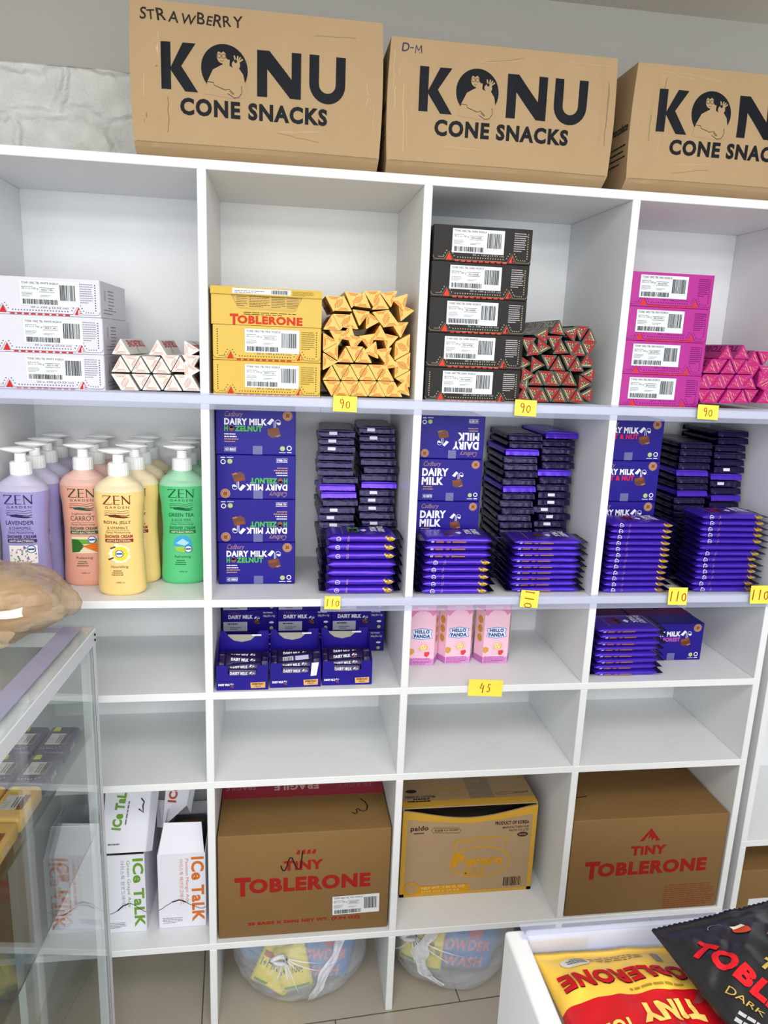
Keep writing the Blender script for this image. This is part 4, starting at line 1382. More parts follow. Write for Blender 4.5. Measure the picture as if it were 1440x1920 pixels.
def bar_mesh(L, Wd, Th, mat, droop=0.0, front_print=None, top_print=None, end_tag=False, seed=1, tip=True):
    """flat pouch, long side along x, pinched fin at either end; returns (body MB, [fin MB, fin MB])"""
    r = random.Random(seed)
    mb = MB()
    xs = [-L / 2 + L * i / 26 for i in range(27)]
    rg = []
    K = 28
    hw0, ht0 = Wd / 2, Th / 2
    rise = Th * 0.36 if droop > 0.5 else 0.0
    for x in xs:
        e = min(1.0, (L / 2 - abs(x)) / 0.012)
        ht = 0.0009 + (ht0 - 0.0009) * (e ** 0.6)
        hw = hw0 * (0.97 + 0.03 * e)
        rr = []
        for k in range(K):
            a = 2 * PI * k / K
            ca, sa = math.cos(a), math.sin(a)
            p = 2 / 2.7
            y = hw * math.copysign(min(1.0, abs(ca) ** 0.42), ca)
            z = ht * math.copysign(abs(sa) ** 0.72, sa)
            wv = 0.0006 * noise.noise((x * 60, k * 0.6, seed * 3.1))
            rr.append((x, y + wv, ht0 + z + wv * 0.3 + (1 - e) * rise))
        rg.append(rr)
    mb.rings(rg, mat)
    yf = lambda v: -hw0 * max(0.02, 1 - min(1.0, abs((v - ht0) / ht0)) ** (2 / 0.72)) ** 0.21 - 0.0007
    fr = Fr(mb, (0, 0, 0), (1, 0, 0), (0, 0, 1), func=lambda u, v, l: Vector((u, yf(v) - 0.0002 * l, v)), mx=0.006)
    if front_print == 'icons':
        fr.ring(-L / 2 + 0.022, ht0, 0.0042, 0.0011, PW, 0, 12)
        fr.rect(-L / 2 + 0.020, ht0 - 0.0008, 0.004, 0.0012, PW, 0)
        fr.rect(-L / 2 + 0.042, Th * 0.12, 0.0014, Th * 0.7, PBRZ, 0)
        fr.rect(-L / 2 + 0.0395, Th * 0.2, 0.0008, Th * 0.5, PBRZ, 0)
    elif front_print == 'strip':
        y0 = Th * 0.20
        fr.rect(-L / 2 + 0.012, y0, 0.006, Th * 0.3, ink('#b9b7d6'), 0)
        for a, bb in ((0.022, 0.038), (0.044, 0.052), (0.056, 0.085)):
            fr.rect(-L / 2 + a, y0, bb - a, Th * 0.26, BRONZE, 0)
        fr.rect(-L / 2 + 0.087, y0 - Th * 0.1, L - 0.10, 0.0007, ink('#c8c6ea'), 0)
    mb.tip = MB()
    if tip and front_print == 'icons':
        main, fr.mb = mb, mb.tip
        # torn corner showing gold foil
        fr.poly([(L / 2 - 0.024, Th * 0.80), (L / 2 - 0.017, Th * 0.95), (L / 2 - 0.003, Th * 0.55), (L / 2 - 0.006, Th * 0.35), (L / 2 - 0.016, Th * 0.12)], GOLD, 1)
        fr.line([(L / 2 - 0.020, Th * 0.75), (L / 2 - 0.006, Th * 0.45)], 0.0008, ink('#7a5a18'), 2)
        fr.mb = main
    tf = Fr(mb, (0, 0, Th), (1, 0, 0), (0, 1, 0), func=lambda u, v, l: Vector((u, v, Th + 0.0004 + 0.0002 * l)), mx=0.02)
    if top_print:
        # printed so that it reads from the right-hand end
        t = tf.sub(L / 2 - 0.018, 0.030, -PI / 2)
        t.text('DAIRY', 0.0, -0.016, 0.046, 0.013, PW, 0, bold=0.05)
        t.text('MILK', 0.004, -0.032, 0.038, 0.013, PW, 0, bold=0.05)
        f = tf.sub(L / 2 - 0.062, 0.0, -PI / 2)
        f.poly([(-0.008, 0.0), (0.002, 0.004), (0.012, -0.003), (0.0, -0.010)], PW, 0)
        f.poly([(-0.010, -0.016), (0.012, -0.016), (0.014, -0.032), (-0.008, -0.034)], CHOC, 0)
        c2 = {'hazelnut': GRN, 'fruit': ink('#b92a2a'), 'roast': ink('#b92a2a'), 'plain': CHOC, 'forest': ink('#8a2a6a')}[top_print]
        t2 = {'hazelnut': ('HAZEL', 'NUT'), 'fruit': ('FRUIT', '& NUT'), 'roast': ('ROAST', 'ALMOND'), 'plain': ('', ''), 'forest': ('BLACK', 'FOREST')}[top_print]
        g = tf.sub(-L / 2 + 0.062, 0.028, -PI / 2)
        for k, wtxt in enumerate(t2):
            if wtxt:
                g.text(wtxt, 0.006, -0.006 - 0.014 * k, 0.040, 0.010, c2, 0, bold=0.05)
        tf.rect(-L / 2 + 0.030, -0.034, 0.0012, 0.066, BRONZE, 0)
    fins = []
    for sg in (-1, 1):
        fm = MB()
        vs, fs = [], []
        n = 14
        for j in range(5):
            t = j / 4
            dr = droop if t > 0.1 else 0.0
            x = sg * (L / 2 - 0.001 + 0.0145 * t * math.cos(dr) + (0.0012 if j else 0) * math.sin(dr))
            for i in range(n + 1):
                y = -hw0 * 0.985 + Wd * 0.985 * i / n
                wob = noise.noise((i * 0.45, seed * 1.7, 0))
                z = ht0 + rise + 0.001 * math.sin(dr) - (Th * 0.82) * t * math.sin(dr) * (1 + 0.06 * wob)
                x2 = x + sg * 0.0016 * math.sin(dr) * t * noise.noise((i * 0.8, seed, 5.0)) * 2
                z += 0.0010 * math.cos(dr) * t * wob
                vs.append((x2 + sg * math.cos(dr) * (0.0006 if (j == 4 and i % 2) else 0), y, z + (0.0006 * math.sin(dr) if (j == 4 and i % 2) else 0)))
        for j in range(4):
            for i in range(n):
                a = j * (n + 1) + i
                fs.append((a, a + 1, a + n + 2, a + n + 1) if sg < 0 else (a, a + n + 1, a + n + 2, a + 1))
        m = len(vs)
        vs += [(x, y, z - 0.0006) for x, y, z in vs]
        fs += [tuple(reversed([q + m for q in f])) for f in fs]
        e = 4 * (n + 1)
        fs += [(e + i, e + i + 1, e + i + 1 + m, e + i + m) for i in range(n)]
        fm.add(vs, fs, FOILD if mat is FOIL and droop < 0.5 else mat, True)
        if end_tag and sg < 0:
            zt = ht0 - 0.015 * 0.55 * math.sin(droop * 0.55)
            q = [vs[3 * (n + 1) + 7], vs[3 * (n + 1) + 10], vs[1 * (n + 1) + 10], vs[1 * (n + 1) + 7]]
            fm.add([(x - 0.0012, y + 0.004 * (end_tag - 1), z + 0.0006) for x, y, z in q], [(0, 1, 2, 3)], ink('#d8d6e6'))
        fins.append(fm)
    return mb, fins


def make_bar(L, Wd, Th, mat, **k):
    root = empty('chocolate_bar')
    mb, fins = bar_mesh(L, Wd, Th, mat, **k)
    wr = mb.build('wrapper', root)
    if mb.tip.v:
        mb.tip.build('gold_corner', wr)
    for f in fins:
        f.build('end_seal', root)
    return root


def stack(cx, cy, z, n, pitch, protos, where, seed, rz=0.0, group='purple bars', jit=0.003, ramp=(0, 0), yaw=1.5, pick=None, lean=None):
    """n bars lying on one another, counted from the top in their labels"""
    r = random.Random(seed)
    for i in range(n):
        key = pick(i) if pick else i % len(protos)
        p = protos[key]
        if p.get('label') is None:
            o = p
        else:
            o = copy_tree(p)
        t = i / max(1, n - 1)
        a = rz + math.radians(r.uniform(-yaw, yaw))
        o.location = (cx + r.uniform(-jit, jit) + ramp[0] * t, cy + r.uniform(-jit, jit) * 0.6 + ramp[1] * t, z + i * pitch)
        o.rotation_euler = (0, 0, a)
        top = n - 1 - i
        nm = 'topmost' if top == 0 else ('bottom one' if i == 0 else ORD[top + 1] + ' from the top')
        tag(o, 'purple foil bar, %s, %s' % (nm, where), 'chocolate bar', 'chocolate bars in the ' + where)


zb = Z2 + 0.0006
# hazelnut, front: thick bars with the long side to the front
P = [make_bar(0.140, 0.078, 0.0176, FOIL, front_print='icons', seed=3), make_bar(0.140, 0.078, 0.0176, FOIL, front_print=None, seed=4),
     make_bar(0.140, 0.078, 0.0176, FOIL, front_print='icons', top_print='hazelnut', seed=5)]
stack(0.3105, 0.063, zb, 7, 0.0181, P, 'front stack in the hazelnut compartment', 3, pick=lambda i: 2 if i == 6 else (1 if i in (2, 3) else 0))
# pillars of bars standing behind, ends to the front
DK = dict(droop=1.35)
E1 = [make_bar(0.145, 0.076, 0.0158, FOILD, seed=11, **DK), make_bar(0.145, 0.076, 0.0158, FOILD, end_tag=1, seed=12, droop=1.4),
      make_bar(0.145, 0.076, 0.0158, FOIL, seed=13, droop=1.3), make_bar(0.145, 0.076, 0.0158, FOILD, end_tag=2, seed=14, droop=1.45)]
tags_l = {19: 1, 18: 1, 17: 3, 9: 1, 8: 3, 7: 1, 12: 2, 11: 2}
tags_r = {19: 3, 18: 1, 12: 2, 11: 1, 10: 3, 9: 1, 7: 3}
stack(0.2705, 0.196, zb, 20, 0.0163, E1, 'left rear pillar behind hazelnut bars', 5, rz=PI / 2, jit=0.004, ramp=(-0.008, 0), yaw=3, pick=lambda i: tags_l.get(i, 0))
E2 = [copy_tree(p) for p in E1]
for p in E2:
    del p['label'], p['category'], p['group']
stack(0.3560, 0.200, zb, 20, 0.0167, E2, 'right rear pillar behind hazelnut bars', 6, rz=PI / 2, jit=0.004, ramp=(-0.004, 0.004), yaw=3, pick=lambda i: tags_r.get(i, 0))
# plain milk chocolate
P = [make_bar(0.140, 0.078, 0.0150, FOIL, front_print='icons', seed=21), make_bar(0.140, 0.078, 0.0150, FOIL, front_print='strip', seed=22),
     make_bar(0.140, 0.078, 0.0150, FOIL, front_print='strip', top_print='plain', seed=23)]
stack(0.5100, 0.056, zb, 8, 0.0155, P, 'front left stack in the middle compartment', 7, pick=lambda i: 2 if i == 7 else (1 if i in (5, 6) else 0), jit=0.002)
P = [make_bar(0.148, 0.078, 0.0125, FOIL, front_print='strip', seed=25), make_bar(0.148, 0.078, 0.0125, FOIL, front_print='strip', top_print='plain', seed=26)]
stack(0.7055, 0.066, zb, 9, 0.0130, P, 'front right stack in the middle compartment', 8, pick=lambda i: 1 if i == 8 else 0, jit=0.003)
def pillar(cx, cy, n, pitch, where, seed, tg, ramp=(0, 0), base=0):
    e = [copy_tree(p) for p in E1]
    for p in e:
        if 'label' in p:
            del p['label'], p['category'], p['group']
    stack(cx, cy, zb, n, pitch, e, where, seed, rz=PI / 2, jit=0.0035, ramp=ramp, yaw=3, pick=lambda i: tg.get(i, 0))
    for p in e:
        if p.get('label') is None:
            for ch in list(p.children):
                bpy.data.objects.remove(ch)
            bpy.data.objects.remove(p)


pillar(0.6610, 0.204, 20, 0.0163, 'left rear pillar in the middle compartment', 9, {17: 2, 12: 2}, ramp=(0.010, 0))
pillar(0.7470, 0.206, 20, 0.0166, 'right rear pillar in the middle compartment', 10, {19: 2, 14: 2, 11: 1, 10: 1, 9: 3, 8: 3, 7: 1}, ramp=(0.002, 0))
# fruit and nut
P = [make_bar(0.140, 0.078, 0.0126, FOIL, front_print='icons', seed=31), make_bar(0.140, 0.078, 0.0126, FOIL, front_print='icons', top_print='roast', seed=32)]
stack(0.9035, 0.056, zb, 12, 0.0131, P, 'front left stack in the right compartment', 11, pick=lambda i: 1 if i == 11 else 0, jit=0.0015, ramp=(0.002, 0))
P = [make_bar(0.145, 0.078, 0.0132, FOIL, front_print='icons', seed=33), make_bar(0.145, 0.078, 0.0132, FOIL, front_print=None, seed=34),
     make_bar(0.145, 0.078, 0.0132, FOIL, front_print='icons', top_print='fruit', seed=35)]
stack(1.1115, 0.056, zb, 13, 0.0136, P, 'front right stack in the right compartment', 12, pick=lambda i: 2 if i == 12 else (1 if i == 7 else 0), jit=0.0035)
pillar(1.0680, 0.205, 20, 0.0158, 'left rear pillar in the right compartment', 13, {15: 2, 12: 2}, ramp=(0.008, 0))
pillar(1.1540, 0.206, 21, 0.0164, 'right rear pillar in the right compartment', 14, {15: 1, 14: 2, 13: 3, 11: 2}, ramp=(0.004, 0))
for p in E1 + E2:
    try:
        if p.get('label') is None:
            for ch in list(p.children):
                bpy.data.objects.remove(ch)
            bpy.data.objects.remove(p)
    except ReferenceError:
        pass

# ================================================================== row three, left: small cartons and open trays of little bars
z3 = Z3 + 0.0006
SW, SH = 0.1235, 0.0515
STICK = pm('#b9bccf', 0.4, name='grey white sticker')


def small_carton(loc, label):
    root = empty('small_carton', loc)
    mb = MB()
    mb.box(0, SW - 0.0006, 0, 0.085, 0.0002, SH - 0.0002, PURPLE, 0.001)
    fr = front(mb, 0, 0, 0)
    w, h = SW, SH
    fr.text('Cadbury', 0.11 * w, 0.80 * h, 0.20 * w, 0.13 * h, ink('#8c4a5c'), 0, shear=0.25)
    fr.text('DAIRY MILK', 0.11 * w, 0.60 * h, 0.44 * w, 0.18 * h, PW, 0, bold=0.05)
    milk_logo(fr, 0.63 * w, 0.53 * h, 0.065 * w)
    fr.text('Net Weight:', 0.74 * w, 0.82 * h, 0.17 * w, 0.10 * h, PW, 0, bold=0.02)
    fr.text('220g (20 x 11g)', 0.74 * w, 0.66 * h, 0.21 * w, 0.11 * h, PW, 0, bold=0.01)
    fr.circ(0.89 * w, 0.42 * h, 0.045 * w, PW, 0, 14, 0.02 * w)
    fr.circ(0.89 * w, 0.16 * h, 0.033 * w, ink('#b8b860'), 0, 16)
    mb.build('carton', root)
    mb = MB()
    mb.box(0.02 * w, 0.45 * w, -0.0004, 0.0002, 0.03 * h, 0.46 * h, STICK)
    f2 = front(mb, 0, -0.0004, 0)
    f2.dashes(0.10 * w, 0.34 * h, 0.26 * w, 0.08 * h, 1, DARKINK, 0, 0.7, random.Random(2))
    f2.dashes(0.14 * w, 0.10 * h, 0.22 * w, 0.16 * h, 2, GREYINK, 0, 0.5, random.Random(3))
    mb.build('sticker', root)
    return tag(root, label, 'carton', 'small purple cartons behind the trays')


proto = None
for row in range(3):
    for col in range(3):
        lab = 'small purple carton of mini bars behind the trays, ' + ('left', 'middle', 'right')[col] + ' column, ' + \
            ('bottom layer', 'second layer up', 'third layer up')[row]
        loc = (0.0195 + col * SW, 0.192 + 0.002 * (row % 2) - 0.001 * col, z3 + row * SH + 0.002 * 0)
        if proto is None:
            proto = small_carton(loc, lab)
        else:
            o = copy_tree(proto)
            o.location = loc
            o['label'] = lab
GREYBOARD = pm('#a8a49a', 0.7, var=0.03, name='grey board')
MINI = pm('#20104a', 0.25, 0.3, bump=0.12, bscale=60, name='mini bar wrapper')


def tray(loc, rz, label):
    root = empty('display_tray', loc, (0, 0, rz))
    w, h, d, t = 0.104, 0.054, 0.088, 0.0012
    n = 0.020
    mb = MB()
    fpts = [(0, 0), (w, 0), (w, h), (w - 0.022, h), (w - 0.023, h - 0.004), (w - 0.023, h - 0.018), (w - 0.027, h - 0.022), (0.027, h - 0.022), (0.023, h - 0.018), (0.023, h - 0.004), (0.022, h), (0, h)]
    k = len(fpts)
    mb.add([(u, 0, v) for u, v in fpts] + [(u, t, v) for u, v in fpts],
           [tuple(range(k)), tuple(reversed(range(k, 2 * k)))] + [((i + 1) % k, i, i + k, (i + 1) % k + k) for i in range(k)], PURPLE)
    for x in (0, w - t):
        p = [(x, t, 0), (x, d, 0), (x, d, h + 0.028), (x, 0.05, h + 0.018), (x, t, h)]
        m = len(p)
        mb.add(p + [(a + t, b2, c2) for a, b2, c2 in p], [tuple(range(m)), tuple(reversed(range(m, 2 * m)))] + [((i + 1) % m, i, i + m, (i + 1) % m + m) for i in range(m)], PURPLE)
    mb.box(t, w - t, t, d, 0, t, PURPLE)
    fr = front(mb, 0, 0, 0)
    fr.text('DAIRY MILK', 0.004, 0.010, 0.023, 0.0048, PW, 0, bold=0.06)
    milk_logo(fr, 0.0315, 0.0105, 0.0045)
    body = mb.build('tray', root)
    # raised header with two bites taken out, grey inside
    mb = MB()
    H = h + 0.040
    hp = [(t, 0.004), (w - t, 0.004), (w - t, H), (w - 0.020, H), (w - 0.024, H - 0.008)]
    hp += [(0.047 + 0.029 * math.cos(a), H - 0.008 + 0.018 * math.sin(a)) for a in (-0.3, -0.9, -1.57, -2.2, -2.8)]
    hp += [(0.014, H - 0.004), (0.010, H), (t, H)]
    k = len(hp)
    mb.add([(u, d - 0.002, v) for u, v in hp] + [(u, d, v) for u, v in hp],
           [tuple(range(k)), tuple(reversed(range(k, 2 * k)))] + [((i + 1) % k, i, i + k, (i + 1) % k + k) for i in range(k)], PURPLE)
    f2 = front(mb, 0, d - 0.002, 0)
    f2.rect(0.068, H - 0.012, 0.020, 0.0035, PW, 0)
    mb.build('header_flap', root)
    mb = MB()
    mb.add([(0.004, d + 0.0006, h - 0.002), (w - 0.004, d + 0.0006, h - 0.002), (w - 0.010, d + 0.0006, h + 0.030), (0.014, d + 0.0006, h + 0.031),
            (0.004, d + 0.0012, h - 0.002), (w - 0.004, d + 0.0012, h - 0.002), (w - 0.010, d + 0.0012, h + 0.030), (0.014, d + 0.0012, h + 0.031)],
           [(0, 1, 2, 3), (7, 6, 5, 4), (0, 4, 5, 1), (1, 5, 6, 2), (2, 6, 7, 3), (3, 7, 4, 0)], GREYBOARD)
    mb.build('inner_board', root)
    mb = MB()
    mb.sheet([(w - 0.035, -0.0002, 0.004), (w - 0.006, -0.0002, 0.0045), (w - 0.006, -0.0002, 0.017), (w - 0.036, -0.0002, 0.016)], 0.0004, ink('#dcab6a'))
    f2 = front(mb, 0, -0.0008, 0)
    f2.text('EVERYDAY', w - 0.032, 0.0112, 0.023, 0.0036, CHOC2, 0, bold=0.05)
    f2.text('TREAT', w - 0.028, 0.0062, 0.014, 0.0032, CHOC2, 0)
    mb.build('badge', body)
    return tag(root, label, 'display tray', 'open display trays of mini bars')


trays = [(0.0215, 0.008, 0.0), (0.1295, 0.014, 0.015), (0.2370, 0.019, 0.0)]
for i, (x, y, rz) in enumerate(trays):
    tray((x, y, z3), rz, 'open purple tray of mini chocolate bars, ' + ('leftmost', 'middle', 'rightmost')[i] + ' of the three on the narrow shelf')


def mini_bar(loc, rot, label, sub=None):
    root = empty('mini_chocolate_bar', loc, rot)
    L, Wd, Th = 0.078, 0.026, 0.009
    mb, fins = bar_mesh(L, Wd, Th, MINI, droop=0.1, seed=41, tip=False)
    tf = Fr(mb, (0, 0, Th), (1, 0, 0), (0, 1, 0))
    tf.func = lambda u, v, l: Vector((u, v, Th + 0.0004 + 0.0002 * l))
    if sub == 'back':
        tf.rect(-0.026, -0.006, 0.022, 0.012, ink('#c9c9dc'), 0)
        tf.barcode(-0.025, -0.005, 0.020, 0.010, DARKINK, 1, 20, 3)
        tf.rect(0.0, -0.006, 0.028, 0.012, ink('#b4b2d0'), 0)
    else:
        tf.text('DAIRY MILK', -0.026, -0.001, 0.036, 0.0065, PW, 0, bold=0.05)
        milk_logo(tf, 0.019, -0.001, 0.0065)
    mb.build('wrapper', root)
    for f in fins:
        f.build('end_seal', root)
    return tag(root, label, 'chocolate bar', 'mini bars in the trays')


for i, (x, y, rz) in enumerate(trays):
    nm = ('leftmost', 'middle', 'rightmost')[i]
    r = random.Random(50 + i)
    for k, (dy, dz, rx, ry) in enumerate([(0.020, 0.024, 1.1, 0.03), (0.034, 0.030, 0.95, -0.06), (0.046, 0.040, 0.85, 0.10 if i == 0 else -0.08), (0.062, 0.042, 0.7, 0.02)]):
        mini_bar((x + 0.052, y + dy, z3 + dz), (rx, ry, rz), 'dark purple mini chocolate bar, ' + ('frontmost', 'second from front', 'third from front', 'rearmost')[k] + ' in the ' + nm + ' tray',
                 'back' if (i == 1 and k == 2) else None)
mb = MB()
mb.sheet([(0.212, 0.0118, z3 + 0.026), (0.224, 0.0118, z3 + 0.027), (0.2285, 0.0118, z3 + 0.056), (0.214, 0.0118, z3 + 0.055)], 0.0006, ink('#e4e4e8'))
tag(mb.build('paper_slip'), 'small white paper slip stuck on the front of the middle tray', 'paper slip')

# ================================================================== row three, middle: hexagonal pink biscuit boxes
PINK = pm('#eec2d6', 0.4, name='pink card')
PINK2 = pm('#dd86b4', 0.4, name='deep pink card')
NAVY = ink('#26408a')
BISC = ink('#d39a4e')


def biscuit_box(loc, label, rz=0.0):
    root = empty('biscuit_box', loc, (0, 0, rz))
    a, s, d, h = 0.029, 0.042, 0.058, 0.152
    ring = [(-a, 0), (a, 0), (s, d / 2), (a, d), (-a, d), (-s, d / 2)]
    mb = MB()
    mb.rings([[(x, y, z) for x, y in ring] for z in (0, h)], PINK, smooth=False)
    fr = front(mb, -a, 0, 0)
    w = 2 * a
    fr.poly([(0, h), (0, h - 0.034), (0.006, h - 0.038), (0.012, h - 0.030), (0.020, h - 0.024), (0.036, h - 0.024), (0.046, h - 0.028), (0.051, h - 0.036), (w, h - 0.030), (w, h)], PINK2, 0)
    fr.text('meiji', 0.018, h - 0.021, 0.022, 0.008, PW, 2)
    # name in navy on white with a blue edge
    fr.poly([(0.005, 0.064), (0.029, 0.060), (0.053, 0.064), (0.050, 0.074), (0.052, 0.084), (0.029, 0.088), (0.006, 0.084), (0.009, 0.074)], ink('#5a86c8'), 0)
    fr.poly([(0.0065, 0.065), (0.029, 0.0615), (0.0515, 0.065), (0.0485, 0.074), (0.0505, 0.083), (0.029, 0.0865), (0.0075, 0.083), (0.0105, 0.074)], ink('#dfe9f6'), 1)
    fr.text('HELLO', 0.0125, 0.0755, 0.033, 0.0085, NAVY, 2, bold=0.05)
    fr.text('PANDA', 0.0105, 0.0645, 0.037, 0.0090, NAVY, 2, bold=0.05)
    # biscuits and a strawberry
    fr.ring(0.034, 0.041, 0.0135, 0.0007, ink('#d9a9c0'), 0, 24, ry=0.012)
    fr.poly([(0.023, 0.040), (0.028, 0.048), (0.037, 0.050), (0.044, 0.045), (0.043, 0.037), (0.034, 0.034), (0.026, 0.034)], ink('#e8b86a'), 1)
    fr.circ(0.033, 0.042, 0.0065, ink('#f0d8a4'), 2, 14)
    for q in ((0.031, 0.043), (0.036, 0.044), (0.033, 0.039)):
        fr.circ(q[0], q[1], 0.0009, CHOC2, 3, 8)
    fr.poly([(0.036, 0.031), (0.047, 0.032), (0.048, 0.026), (0.042, 0.019), (0.036, 0.022)], ink('#d9484e'), 3)
    fr.poly([(0.0, 0.038), (0.003, 0.040), (0.012, 0.038), (0.013, 0.030), (0.006, 0.024), (0.0, 0.027)], BISC, 1)
    fr.rect(0, 0, w, 0.015, ink('#d692cc'), 0)
    fr.dashes(0.003, 0.002, 0.052, 0.016, 5, ink('#a84f9e'), 1, 0.45, random.Random(3))
    for sg in (-1, 1):
        p0, p1 = ((-s, d / 2), (-a, 0)) if sg < 0 else ((a, 0), (s, d / 2))
        f2 = Fr(mb, (p0[0], p0[1], 0), (p1[0] - p0[0], p1[1] - p0[1], 0), (0, 0, 1))
        ww = math.dist(p0, p1)
        f2.rect(0, h - 0.026, ww, 0.026, ink('#c96a9c'), 0)
        f2.rect(0, 0, ww, 0.015, ink('#c078b6'), 0)
        for k in range(3):
            f2.circ(ww * 0.55, 0.058 + 0.022 * k, 0.0085, BISC, 0, 16, 0.0098)
            for q in ((-0.003, 0.003), (0.003, 0.002), (0, -0.004)):
                f2.circ(ww * 0.55 + q[0], 0.058 + 0.022 * k + q[1], 0.0010, CHOC2, 2, 8)
    mb.build('carton', root)
    return tag(root, label, 'biscuit box', 'pink hexagonal biscuit boxes')


biscuit_box((0.4625, 0.108, z3), 'pink hexagonal biscuit box cut by the upright, leftmost of three', -0.03)
biscuit_box((0.5480, 0.114, z3), 'pink hexagonal biscuit box, middle of the three', 0.02)
biscuit_box((0.6345, 0.110, z3), 'pink hexagonal biscuit box, rightmost of three with space beside it', 0.0)

# ================================================================== row three, right: bars lying in front of two cartons
P = [make_bar(0.146, 0.085, 0.0138, FOIL, front_print='strip', seed=61), make_bar(0.146, 0.085, 0.0138, FOIL, front_print='strip', top_print='forest', seed=62)]
stack(0.9130, 0.068, z3, 8, 0.0145, P, 'low stack on the narrow shelf at right', 21, pick=lambda i: 1 if i == 7 else 0, jit=0.004)
purple_carton(0.158, 0.092, 0.165, 'forest', (0.978, 0.103, z3), 'purple black forest chocolate carton beside the low bar stack, narrow shelf at right')['group'] = 'purple cartons on the narrow shelf'
purple_carton(0.155, 0.092, 0.150, 'forest', (0.8185, 0.115, z3), 'purple chocolate carton mostly hidden behind the low bar stack, only its top showing')['group'] = 'purple cartons on the narrow shelf'

# ================================================================== row five: tea cartons, brown cartons
z5 = Z5 + 0.0006


def tea_carton(x0, x1, h, d, loc_y, col, txts, label, flipped=False, lid=None):
    w = x1 - x0
    root = empty('drink_carton', (x0, loc_y, z5))
    INK = ink(col)
    t = 0.0015
    mb = MB()
    mb.box(0, w, 0, t, 0, h, CARDW)
    mb.box(0, t, t, d, 0, h, CARDW)
    mb.box(w - t, w, t, d, 0, h, CARDW)
    mb.box(t, w - t, d - t, d, 0, h, CARDW)
    mb.box(t, w - t, t, d - t, 0, t, CARDW)
    fr = front(mb, 0, 0, 0)
    f = fr.sub(w * (0.70 if not flipped else 0.10), h - 0.010, -PI / 2)
    f.text('ICe TaLK', 0.0, 0.0, h - 0.022, w * 0.27, INK, 0, bold=0.035)
    f.text(txts[0], 0.004, -0.014 if not flipped else w * 0.36, h * 0.60, 0.0085 if not flipped else 0.007, INK, 0)
    f.text(txts[1], 0.004, -0.026 if not flipped else w * 0.47, h * 0.62, 0.0085 if not flipped else 0.007, ink('#8a8a92') if col != '#d2722e' else INK, 0)
    # torn perforation
    r = random.Random(int(x0 * 999))
    pts = [(w * i / 14, h * 0.31 + 0.012 * math.sin(i * 0.45 + x0 * 9) + r.uniform(-0.0012, 0.0012)) for i in range(15)]
    fr.line(pts, 0.0013, ink('#3a3a44'), 2)
    fr.line(pts[4:9], 0.0030, ink('#2a2a34'), 3)
    fr.dashes(w * 0.08, 0.012, w * 0.42, 0.016, 4, GREYINK, 0, 0.35, r)
    mb.build('carton', root)
    if lid == 'front':
        mb = MB()
        mb.sheet([(0.002, 0.0, h), (w - 0.002, 0.0, h), (w - 0.010, 0.030, h + 0.056), (0.012, 0.030, h + 0.058)], 0.0015, CARDW)
        mb.build('tuck_flap', root)
        mb = MB()
        mb.sheet([(0.0, 0.012, h), (0.0, d * 0.6, h), (0.012, d * 0.6, h + 0.045), (0.010, 0.030, h + 0.05)], 0.0015, CARDW)
        mb.build('side_flap', root)
    return root, w, h, d, INK, tag(root, label, 'drink carton', 'white drink cartons in the bottom row')


tea_carton(-0.3535, -0.2520, 0.192, 0.19, 0.060, '#d2722e', ('Passion Mango Ade', '아이스톡 패션망고에이드'),
           'white drink carton with orange lettering, seen through the glass counter', flipped=True, lid='front')
root, w, h, d, INK, _ = tea_carton(-0.2270, -0.1415, 0.197, 0.19, 0.052, '#6d9c34', ('Green Grape Ade', '아이스톡 청포도에이드'),
                                   'white drink carton with green lettering and a big lid leaning back')
mb = MB()
L0, L1 = Vector((-0.004, 0.004, h + 0.003)), Vector((-0.010, 0.118, h + 0.150))
mb.sheet([L0, L0 + Vector((w + 0.006, 0, 0)), L1 + Vector((w + 0.016, 0, 0)), L1], 0.002, CARDW)
V = (L1 - L0).normalized()
mb.sheet([L0 + Vector((w + 0.006, 0, 0)), L0 + Vector((w + 0.016, 0.018, -0.012)), L1 + Vector((w + 0.030, 0.02, -0.014)), L1 + Vector((w + 0.016, 0, 0))], 0.0015, CARDW)
lf = Fr(mb, L0, (1, 0, 0), V)
lf.O = L0 + lf.N * 0.0024
f = lf.sub(w * 0.44, 0.045, PI / 2 - 0.12)
f.text('ICe TaLK', 0, 0, 0.095, 0.021, INK, 0, bold=0.05)
f.dashes(0.012, -0.009, 0.08, 0.006, 1, GREYINK, 0, 0.5, random.Random(1))
lf.dashes(0.012, 0.016, 0.035, 0.004, 1, GREYINK, 0, 0.7, random.Random(2))
lf.line([(w * 0.86, 0.088), (w * 0.98, 0.080), (w * 0.96, 0.094), (w * 0.99, 0.102), (w * 0.91, 0.110)], 0.003, ink('#2e2c3c'), 0)
mb.build('lid', root)
root, w, h, d, INK, _ = tea_carton(-0.1150, -0.0120, 0.190, 0.19, 0.056, '#d2722e', ('Passion Mango Ade', '아이스톡 패션망고에이드'),
                                   'white drink carton with orange lettering beside the upright, right of the green one', lid='front')
mb = MB()
L0, L1 = Vector((0.000, 0.080, h + 0.010)), Vector((0.006, 0.175, h + 0.165))
mb.sheet([L0, L0 + Vector((0.052, 0.02, 0.040)), L1 + Vector((0.066, 0, 0)), L1], 0.002, CARDW)
mb.sheet([L0 + Vector((0.052, 0.02, 0.040)), L0 + Vector((0.060, 0.02, 0.020)), L1 + Vector((0.074, 0.01, -0.02)), L1 + Vector((0.066, 0, 0))], 0.0015, CARDW)
mb.sheet([L0, L0 + Vector((-0.016, 0.02, -0.012)), L0 + Vector((-0.018, 0.045, 0.042)), L0 + Vector((0.002, 0.03, 0.05))], 0.0015, CARDW)
lf = Fr(mb, L0, (1, 0, 0), (L1 - L0))
